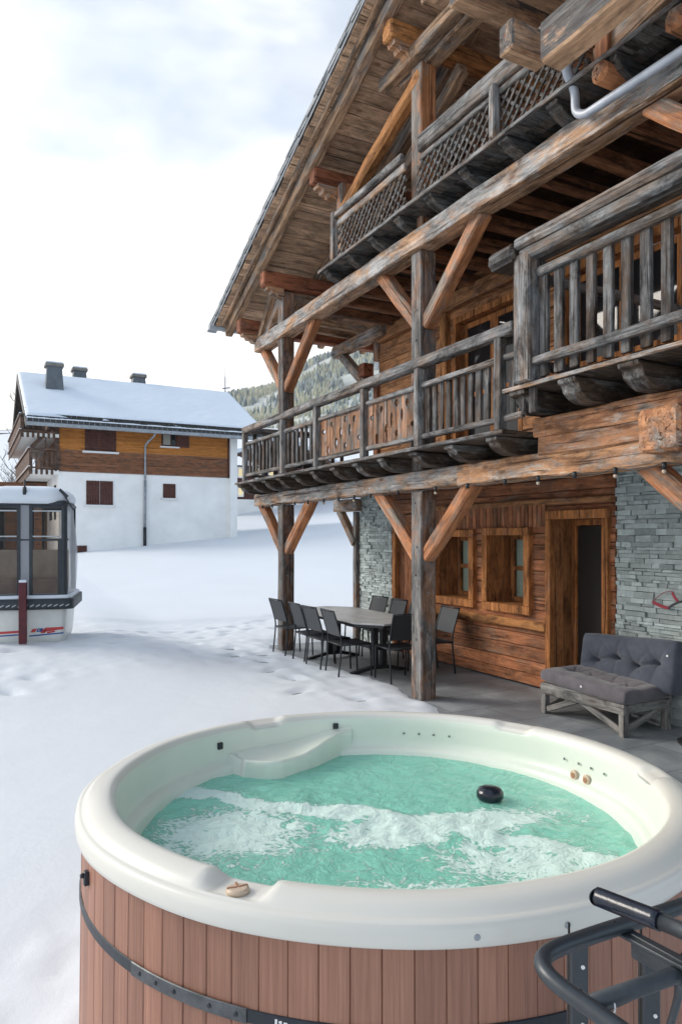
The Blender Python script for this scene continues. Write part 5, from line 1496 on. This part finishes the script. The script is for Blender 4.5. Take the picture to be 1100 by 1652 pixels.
# roof: structure, tiles, snow
EY, EZ, RY, RZ_, BY = 30.55, 7.50, 37.6, 11.15, 44.65
XL, XR = -2.15, 10.35
bm = bmesh.new()
prism(bm, [(EY, EZ), (RY, RZ_), (BY, EZ), (BY, EZ - .22), (RY, RZ_ - .25), (EY, EZ - .22)], XL, XR, axis='x')
M['darktile'] = simple('dark_roof_tile', (0.05, 0.048, 0.046), .8, 0, 4, .4)
rf = build('roof', bm, M['darktile'], hs)
def roof_z(y): return EZ + (RZ_ - EZ) * (y - EY) / (RY - EY) if y < RY else EZ + (RZ_ - EZ) * (BY - y) / (BY - RY)
bm = bmesh.new()                                     # tile noses showing at the eave
for j in range(5):
    x = XL + .02
    while x < XR - .1:
        w_ = .26; y0 = EY - .03 + j * .34
        for a in (0,): box(bm, (x, y0, roof_z(y0) + .02), (x + w_ - .02, y0 + .34, roof_z(y0 + .34) - .06 + .05))
        x += w_
bmesh.ops.recalc_face_normals(bm, faces=bm.faces); build('tiles', bm, M['darktile'], rf)
bm = bmesh.new(); NX, NY = 130, 70; g_ = []
for i in range(NX + 1):
    x = XL - .03 + (XR - XL + .06) * i / NX; row = []
    e0 = EY + 0.66 + 0.14 * noise.noise(Vector((x * .9, 0, 0))) + 0.12 * noise.noise(Vector((x * 3.5, 2, 0)))
    if x < 0.5: e0 = EY + 0.36 + .3 * ss(-2, .5, x)
    if x > 9.6: e0 += .25 * math.sin(x * 9)
    for j in range(NY + 1):
        t = j / NY; y = e0 + (RY + .15 - e0) * t
        th = 0.24 * min(1, (t * NY) / 2.0) ** .5 * (0.9 + 0.12 * noise.noise(Vector((x * .5, y * .6, 3)))) * min(1, (min(i, NX - i)) / 1.5 + .3)
        row.append(bm.verts.new((x, y, roof_z(min(y, RY)) + th + 0.018 * noise.noise(Vector((x * 2, y * 6, 1))) - .03)))
    g_.append(row)
for a, b in zip(g_, g_[1:]):
    for j in range(NY): bm.faces.new((a[j], b[j], b[j + 1], a[j + 1])).smooth = True
side = [[v for v in r] for r in (g_[0], g_[-1])]
for r in side:
    low = [bm.verts.new((v.co.x, v.co.y, roof_z(min(v.co.y, RY)) - .04)) for v in r]
    for k in range(len(r) - 1): bm.faces.new((r[k], r[k + 1], low[k + 1], low[k]))
r = [row[0] for row in g_]; low = [bm.verts.new((v.co.x, v.co.y - .01, roof_z(v.co.y) - .04)) for v in r]
for k in range(len(r) - 1): bm.faces.new((r[k], r[k + 1], low[k + 1], low[k]))
bmesh.ops.recalc_face_normals(bm, faces=bm.faces); build('roof_snow', bm, M['roofsnow'], rf)
bm = bmesh.new(); random.seed(5); NX = 220; g_ = []     # thin broken strip of snow on the eave tiles
for i in range(NX + 1):
    x = XL + (XR - XL) * i / NX; wv = .40 + .16 * noise.noise(Vector((x * 1.6, 7, 0))) + .10 * noise.noise(Vector((x * 7, 3, 0)))
    y0 = EY - .02; y1 = EY + max(.08, wv + .08)
    g_.append([bm.verts.new((x, y0, roof_z(EY) + .0)), bm.verts.new((x, y0 + .02, roof_z(EY) + .09)), bm.verts.new((x, (y0 + y1) / 2, roof_z((y0 + y1) / 2) + .12)), bm.verts.new((x, y1, roof_z(y1) + .05))])
for a, b in zip(g_, g_[1:]):
    for j in range(3): bm.faces.new((a[j], b[j], b[j + 1], a[j + 1])).smooth = True
build('roof_snow', bm, M['roofsnow'], rf)
hb('gutter', (XL - .02, EY - .16, EZ - .22), (XR, EY - .02, EZ - .04), M['zinc'], rf, .03)
bm = bmesh.new()                                     # pale bargeboards on the left verge
prism(bm, [(EY - .05, EZ - .30), (EY - .05, EZ + .02), (RY, RZ_ + .05), (RY, RZ_ - .32)], XL - .06, XL - .001, axis='x'); prism(bm, [(BY + .05, EZ - .30), (BY + .05, EZ + .02), (RY, RZ_ + .05), (RY, RZ_ - .32)], XL - .06, XL - .001, axis='x')
bmesh.ops.recalc_face_normals(bm, faces=bm.faces)
build('bargeboard', bm, M['sofawood'], rf)
# chimneys
def chimney(x0, x1, y, z0, z1, nm=0):
    bm = bmesh.new(); xm = (x0 + x1) / 2; w = (x1 - x0) / 2
    def ringv(s, z): return [bm.verts.new((xm + a * w * s, y + b * w * s, z)) for a, b in ((-1, -1), (1, -1), (1, 1), (-1, 1))]
    R_ = [ringv(1.0, z0 - .5), ringv(.98, z0), ringv(.80, z1 - .20)]
    for A, B in zip(R_, R_[1:]):
        for k in range(4): bm.faces.new((A[k], A[(k + 1) % 4], B[(k + 1) % 4], B[k]))
    c = build('chimney', bm, M['chim'], rf)
    bm = bmesh.new(); box(bm, (xm - w * 1.02, y - w * 1.02, z1 - .20), (xm + w * 1.02, y + w * 1.02, z1 - .02), ch=.03); build('chimney_cap', bm, M['brownwood'] if False else M['chimcap'], c)
    bm = bmesh.new(); box(bm, (xm - w * .95, y - w * .95, z1 - .02), (xm + w * .95, y + w * .95, z1 + .06), ch=.02); build('snow_cap', bm, M['roofsnow'], c)
M['chim'] = simple('grey_metal_cladding', (0.12, 0.135, 0.15), 0.6, .1, 3, .2); M['chimcap'] = simple('chimney_slab', (0.20, 0.19, 0.17), 0.8, 0, 5, .3)
chimney(-0.92, 0.02, 35.4, 10.0, 11.45); chimney(0.85, 1.72, 38.6, 11.0, 12.05); chimney(4.30, 5.18, 38.4, 11.0, 11.98)
# balconies on the gable side
gw = hb('gable_cladding', (-0.66, YW + .05, 5.2), (-0.60, 43.6, 7.5), M['clad_lo'])
bm = bmesh.new(); prism(bm, [(YW + .05, 7.35), (RY, 10.8), (43.5, 7.35)], -0.64, -0.61, axis='x'); build('gable_cladding', bm, M['shutter'], hs)
def hbalc(x0, z, y0, y1, railh=1.0):
    s = hb('balcony', (x0, y0, z - .16), (-0.61, y1, z), M['render'])
    bm = bmesh.new(); y = y0
    while y < y1: box(bm, (x0 - .03, y, z - .30), (x0, y + .19, z + railh)); y += .20
    x = x0
    while x < -0.75:
        box(bm, (x, y0 - .03, z - .30 + .06), (x + .12, y0, z + railh * .86)); x += .24
    bmesh.ops.recalc_face_normals(bm, faces=bm.faces); build('baluster', bm, M['brownwood'], s)['kind'] = 'stuff'
    for zz in (z + railh - .02, z + .05):
        hb('handrail', (x0 - .10, y0 - .10, zz), (x0 + .02, y1, zz + .08), M['brownwood'], s); hb('handrail', (x0 + .021, y0 - .10, zz), (-0.65, y0 + .0, zz + .08), M['brownwood'], s)
        hb('snow_cap', (x0 - .09, y0 - .09, zz + .082), (x0 + .01, y1, zz + .12), M['roofsnow'], s)
    return s
hbalc(-1.95, 5.25, YW - .1, 43); hbalc(-2.35, 7.05, YW - .2, 43, .85)
beam('diagonal_beam', hs, (-0.70, YW - .12, 7.65), (-1.95, YW - .12, 6.25), .08, .20, M['brownwood'])  # brown diagonal bar between the two side balconies
hb('post', (-0.80, YW - .12, 5.2), (-0.70, YW - .02, 7.5), M['brownwood']); hb('post', (-1.25, YW - .1, 6.2), (-1.19, YW - .04, 7.0), M['brownwood'])
hb('opening', (-0.625, YW + 1.2, 5.3), (-0.605, YW + 2.2, 7.2), M['dark']); hb('opening', (-0.625, YW + 1.2, 2.8), (-0.605, YW + 2.1, 4.6), M['dark']); hb('opening', (-0.625, YW + 3.2, 2.8), (-0.605, YW + 4.4, 4.3), M['dark'])
hb('wall', (-8, YW + 6, 0), (-0.62, 43.6, 5.0), M['clad_lo'])

# tall mast behind the roof
ma = empty('mast', (11.4, 42, 2), 0, 'thin radio mast standing behind the right end of the white house roof', 'mast')
for (z0, z1, r_) in ((2, 11.6, .06), (11.6, 13.2, .045), (13.2, 13.9, .02)):
    bm = bmesh.new(); tube(bm, [(11.4, 41.5, z0), (11.4, 41.5, z1)], r_, 8); build('pole', bm, M['zinc'], ma)
bm = bmesh.new(); tube(bm, [(11.2, 41.5, 12.35), (11.75, 41.5, 12.45)], .05, 8); build('antenna', bm, M['zinc'], ma)

# second house seen between the white house and the chalet
h2 = empty('brown_chalet', (17.5, 52, 4), 0, 'distant brown house with lit yellow windows and snowy roof, between white house and balcony', 'house')
def h2b(name, a, b, mat, par=h2): return hb(name, a, b, mat, par)
h2b('wall', (14.5, 51, 1), (24, 60, 8.0), M['shutter']); h2b('wall', (14.45, 50.95, 1), (24.05, 60.05, 5.1), M['render'])
M['litwin'] = NT('lit_window').m
_b = M['litwin'].node_tree.nodes['Principled BSDF']; _b.inputs['Base Color'].default_value = (.55, .45, .25, 1); _b.inputs['Emission Color'].default_value = (1, .82, .45, 1); _b.inputs['Emission Strength'].default_value = 0.2
for z in (5.5, 8.0 - .9 - .0):
    for x in (14.9, 15.6, 17.2, 18.4):
        w = h2b('window', (x, 50.85, z - .2), (x + .55, 50.94, z + .75), M['render']); h2b('pane', (x + .10, 50.83, z - .05), (x + .45, 50.848, z + .60), M['litwin'], w)
bm = bmesh.new(); prism(bm, [(13.0, 8.0), (19.2, 10.4), (25.4, 8.0), (25.4, 7.75), (19.2, 10.1), (13.0, 7.75)], 49.6, 61.5, axis='y'); r2 = build('roof', bm, M['brownwood'], h2)
bm = bmesh.new(); prism(bm, [(12.9, 8.0), (12.9, 8.35), (19.2, 10.75), (25.5, 8.35), (25.5, 8.0), (19.2, 10.4)], 49.5, 61.6, axis='y'); bmesh.ops.bevel(bm, geom=bm.edges[:], offset=.1, segments=2, affect='EDGES'); build('roof_snow', bm, M['roofsnow'], r2, smooth=False)

# bare trees left of the white house
M['bark'] = simple('bare_bark', (0.10, 0.085, 0.075), .95, 0, 3, .3)
def bare_tree(base, h, seed, label, group='bare trees behind the white house'):
    random.seed(seed); t = empty('bare_tree', base, 0, label, 'tree', group)
    bm = bmesh.new(); bt = bmesh.new()
    B = Vector(base)
    trunk = [B + Vector((0, 0, -1))]; p = B.copy()
    for i in range(9):
        p = p + Vector((random.uniform(-.12, .12), random.uniform(-.12, .12), h / 9)); trunk.append(p.copy())
    tube(bt, trunk, .1, 8, radii=[h * .012 * (1 - .88 * i / 9) + .015 for i in range(10)]); build('trunk', bt, M['bark'], t)
    def branch(p, d, L, r, lev):
        q = [p.copy()]; c = p.copy(); dd = d.copy()
        for i in range(4):
            dd = (dd + Vector((random.uniform(-.25, .25), random.uniform(-.25, .25), random.uniform(-.05, .22)))).normalized(); c = c + dd * L / 4; q.append(c.copy())
        tube(bm, q, r, 4, False, radii=[r * (1 - .17 * i) for i in range(5)])
        if lev > 0:
            for k in range(4 if lev > 1 else 5):
                i = random.randint(1, 4); s = Vector((random.uniform(-1, 1), random.uniform(-1, 1), random.uniform(0.1, .9))).normalized()
                branch(q[i], (dd * .6 + s).normalized(), L * random.uniform(.4, .6), r * .55, lev - 1)
    for k in range(20):
        i = random.randint(2, 9); a = random.uniform(0, 2 * PI)
        branch(trunk[i], Vector((math.cos(a) * .7, math.sin(a) * .7, .75)).normalized(), h * .26 * (1.15 - i / 12), h * .0042, 2)
    build('crown', bm, M['bark'], t)
bare_tree((-6.2, 48, 1.2), 9.4, 3, 'tall bare birch at the left edge, closest to the white house roof')
bare_tree((-8.6, 52, 1.2), 10.5, 8, 'bare tree cut by the left edge of the picture')
bare_tree((-0.5, 60, 2), 10.8, 9, 'bare treetop showing above the ridge left of the big chimney')
bare_tree((-4.6, 66, 2), 14.0, 14, 'bare treetop showing over the left end of the ridge')

# ================================================================== GONDOLA CABIN
GD = 11.0
gx = CX + FW.x * (GD + .8) + RT.x * (-5.11); gy = CY + FW.y * (GD + .8) + RT.y * (-5.11)
gz = 0.235
gm_ = Matrix.Translation((gx, gy, gz)) @ Matrix.Rotation(-YAW + R(15), 4, 'Z') @ Matrix.Diagonal((0.86, 0.88, 1.0, 1.0))
gc = empty('gondola_cabin', (gx, gy, gz), 0, 'old ski lift gondola cabin with dark framed windows, capped with snow', 'gondola cabin'); gc.matrix_basis = gm_.copy()
M['cabwhite'] = simple('cabin_white', (0.68, 0.69, 0.65), .35, 0, 3, .1, 0, 60, coat=.2)
M['rubber'] = simple('cabin_rubber', (0.028, 0.035, 0.042), .55, 0, 10, .3)
M['alum'] = simple('cabin_aluminium', (0.38, 0.40, 0.42), .35, .6, 12, .2)
M['cabred'] = simple('cabin_dark_red', (0.085, 0.004, 0.010), .4, 0, 10, .3)
M['stripe_r'] = simple('stripe_red', (0.55, 0.05, 0.05), .4); M['stripe_b'] = simple('stripe_blue', (0.02, 0.08, 0.30), .4)
M['seat'] = simple('cabin_seat', (0.50, 0.39, 0.32), .7, 0, 4, .2); M['cabin_in_refl'] = simple('cabin_lining_reflections', (0.80, 0.69, 0.57), .8, 0, 4, .2)  # beige of seat and lining raised to mimic reflections in the glass
M['plexi'] = mat_glass('scratched_plexiglass', (0.42, 0.44, 0.47), .35, .40, (.75, .78, .85))
def gcut(hw, hd, r, n=6):
    out = []
    for (cx, cy, a0) in ((hw - r, -hd + r, -90), (hw - r, hd - r, 0), (-hw + r, hd - r, 90), (-hw + r, -hd + r, 180)):
        for k in range(n + 1): a = R(a0 + 90 * k / n); out.append((cx + r * math.cos(a), cy + r * math.sin(a)))
    return out
def gloft(name, secs, mat, par=gc, r=.14, caps=True, smooth=True):
    bm = bmesh.new(); rings = [[bm.verts.new((x, y, z)) for x, y in gcut(hw, hd, rr if rr else r)] for (z, hw, hd, rr) in secs]
    n = len(rings[0])
    for A, B in zip(rings, rings[1:]):
        for k in range(n): bm.faces.new((A[k], A[(k + 1) % n], B[(k + 1) % n], B[k])).smooth = smooth
    if caps: bm.faces.new(list(reversed(rings[0]))); bm.faces.new(rings[-1])
    bmesh.ops.recalc_face_normals(bm, faces=bm.faces); return build(name, bm, mat, par, gm_)
gloft('lower_body', [(-.05, .60, .68, .1), (.0, .66, .74, .1), (.08, .675, .76, .1), (.50, .71, .80, .1), (.545, .71, .80, .1)], M['cabwhite'])
gloft('floor', [(.56, .70, .79, .1), (.60, .70, .79, .1)], M['seat'])
bp = gloft('bumper', [(.53, .80, .89, .12), (.535, .84, .93, .12), (.69, .84, .93, .12), (.70, .80, .89, .12)], M['rubber'])
gloft('snow_ledge', [(.69, .80, .89, .12), (.735, .79, .88, .12), (.75, .74, .83, .12)], M['roofsnow'], bp)
bm = bmesh.new()
for i in range(16):
    x = -.76 + i * .1; m = Matrix.Translation((x, -.931, .60)) @ Matrix.Rotation(R(-25), 4, 'Y'); box(bm, (-.035, -.003, -.012), (.035, 0, .004), m=m)
bmesh.ops.recalc_face_normals(bm, faces=bm.faces); build('bumper_trim', bm, M['alum'], bp, gm_)
def gb(name, a, b, mat, par=gc, ch=.006):
    bm = bmesh.new(); box(bm, a, b, ch=ch); bmesh.ops.recalc_face_normals(bm, faces=bm.faces); return build(name, bm, mat, par, gm_)
for s in (-1, 1):                                     # two sliding doors on the front, each a dark frame with two panes
    a, b = (.075, .68) if s > 0 else (-.68, -.075)
    for yy, nm in ((-.80, 'door'), (.76, 'rear_window')):
        z0, z1 = .72, 2.17
        bm = bmesh.new()
        box(bm, (a, yy, z0), (a + .055, yy + .04, z1)); box(bm, (b - .055, yy, z0), (b, yy + .04, z1)); box(bm, (a + .055, yy + .002, z1 - .05), (b - .055, yy + .038, z1)); box(bm, (a + .055, yy + .002, z0), (b - .055, yy + .038, z0 + .045))
        box(bm, (a + .055, yy + .004, 1.60), (b - .055, yy + .034, 1.635))
        if nm == 'door': box(bm, (b - .12 if s > 0 else a + .055, yy + .006, z0 + .045), (b - .055 if s > 0 else a + .12, yy + .032, 1.60))
        bmesh.ops.recalc_face_normals(bm, faces=bm.faces)
        d = build(nm, bm, M['rubber'], gc, gm_)
        gb('pane', (a + .056, yy + .015, z0 + .046), (b - .056, yy + .02, 1.599), M['cabglass'], d, 0); gb('pane', (a + .056, yy + .016, 1.636), (b - .056, yy + .021, z1 - .051), M['cabglass'], d, 0)
        if nm == 'door':
            for zz in (1.66, 2.06): gb('window_rail', (a + .06, yy - .006, zz), (b - .06, yy - .001, zz + .022), M['alum'], d, 0)
    for yy in (-.78, .70): gb('corner_post', (s * .70 - .02, yy, .70), (s * .70 + .02, yy + .08, 2.2), M['rubber'])
    # bulging side glazing
    bm = bmesh.new(); g_ = []
    for i in range(9):
        t = i / 8; z = .72 + 1.46 * t; xb = .72 + .05 * math.sin(PI * min(1, t * 1.15)) - .03 * t
        g_.append([bm.verts.new((s * (xb + .025 * math.sin(PI * j / 6)), -.78 + 1.5 * j / 6 + .03, z)) for j in range(7)])
    for A, B in zip(g_, g_[1:]):
        for k in range(6): bm.faces.new((A[k], A[k + 1], B[k + 1], B[k])).smooth = True
    build('side_window', bm, M['plexi'], gc, gm_)
gb('door_gap', (-.074, -.785, .72), (.074, -.775, 2.17), M['plexi'], gc, 0)
gb('crossbar', (-.72, -.79, 1.605), (.72, -.77, 1.63), M['rubber'], gc, 0)
sk = gb('ski_rack', (-.065, -1.03, .02), (.065, -.935, .96), M['cabred']); gb('snow_cap', (-.062, -1.02, .96), (.062, -.94, 1.0), M['roofsnow'], sk)
gb('bench', (-.66, -.35, .6), (.66, .0, .98), M['seat']); gb('bench', (-.66, .02, .6), (.66, .09, 1.45), M['cabin_in_refl']); gb('bench', (-.45, .1, .6), (.2, .5, 1.1), M['cabin_in_refl'])  # beige boxes behind the seat carry the painted window reflections
rfm = gloft('cabin_roof', [(2.16, .73, .82, .1), (2.19, .74, .83, .1), (2.26, .68, .77, .2), (2.30, .56, .66, .3)], M['rubber'])
bm = bmesh.new(); secs = [(2.235, .735, .83), (2.30, .745, .845), (2.38, .70, .80), (2.44, .60, .70), (2.475, .42, .50), (2.485, .2, .24)]; rings = []
for (z, hw, hd) in secs:
    rings.append([bm.verts.new((x + .012 * noise.noise(Vector((x * 5, y * 5, z))), y, z + .03 * noise.noise(Vector((x * 2.5, y * 2.5, 1))) - (.05 * abs(math.sin(x * 4.2)) if z < 2.24 else 0))) for x, y in gcut(hw, hd, min(hw, hd) * .45, 8)])
n = len(rings[0])
for A, B in zip(rings, rings[1:]):
    for k in range(n): bm.faces.new((A[k], A[(k + 1) % n], B[(k + 1) % n], B[k])).smooth = True
bm.faces.new(rings[-1]).smooth = True; bm.faces.new(list(reversed(rings[0])))
bmesh.ops.recalc_face_normals(bm, faces=bm.faces); build('snow_cap', bm, M['roofsnow'], rfm, gm_)
bm = bmesh.new(); tube(bm, [(0.0, -.80, 2.24), (0.0, -.80, 2.56)], .016, 8); tube(bm, [(0.0, -.81, 2.32), (0, -.81, 2.44)], .035, 8); build('hanger_bracket', bm, M['rubber'], rfm, gm_)
bm = bmesh.new(); m = Matrix.Translation((.64, -.70, 2.36)) @ Matrix.Rotation(R(40), 4, 'Y'); box(bm, (-.08, -.03, -.03), (.10, .03, .03), m=m); box(bm, (-.16, -.015, -.012), (.22, .015, .012), m=Matrix.Translation((.70, -.70, 2.27)) @ Matrix.Rotation(R(55), 4, 'Y'))
bmesh.ops.recalc_face_normals(bm, faces=bm.faces); build('roof_bracket', bm, M['rubber'], rfm, gm_)
def quadstrip(name, pts, mat, y=-.785):
    bm = bmesh.new(); fr = []
    v = []
    for (x, z) in pts:
        # follow the tapering front
        yy = -(.74 + (z) / .08 * .02 if z < .08 else .76 + (z - .08) / .42 * .04) - .004
        v.append(bm.verts.new((x, yy, z)))
    bm.faces.new(v); return build(name, bm, mat, gc, gm_)
quadstrip('red_stripe', [(-.67, .145), (-.09, .165), (-.09, .20), (-.67, .185)], M['stripe_r']); quadstrip('blue_stripe', [(-.67, .105), (-.09, .125), (-.09, .145), (-.67, .125)], M['stripe_b'])
quadstrip('blue_stripe', [(.07, .10), (.66, .135), (.66, .155), (.07, .12)], M['stripe_b'])
quadstrip('red_stripe', [(.30, .165), (.66, .205), (.66, .24), (.34, .235)], M['stripe_r']); quadstrip('red_stripe', [(.26, .15), (.34, .15), (.37, .21), (.29, .21)], M['stripe_r'])
quadstrip('logo_mark', [(.09, .165), (.17, .170), (.21, .225), (.13, .220)], M['stripe_r']); quadstrip('logo_mark', [(.19, .170), (.28, .172), (.32, .228), (.22, .226)], M['stripe_b'])
quadstrip('logo_mark', [(.215, .185), (.25, .186), (.265, .215), (.235, .215)], M['white'])
quadstrip('logo_mark', [(.38, .140), (.52, .165), (.50, .185), (.37, .165)], M['stripe_r'])

# ================================================================== AIR
bm = bmesh.new(); box(bm, (-1020, -320, -3), (1620, 1720, 560))
bmesh.ops.recalc_face_normals(bm, faces=bm.faces)
hz = NT('haze_air'); hz.n.remove(hz.b)
pv = hz.add('ShaderNodeVolumePrincipled'); pv.inputs['Color'].default_value = (0.86, 0.91, 0.96, 1); pv.inputs['Density'].default_value = 0.00020; pv.inputs['Anisotropy'].default_value = 0.1
hz.l.new(pv.outputs[0], hz.o.inputs['Volume'])
tag(build('haze', bm, hz.m), kind='stuff')
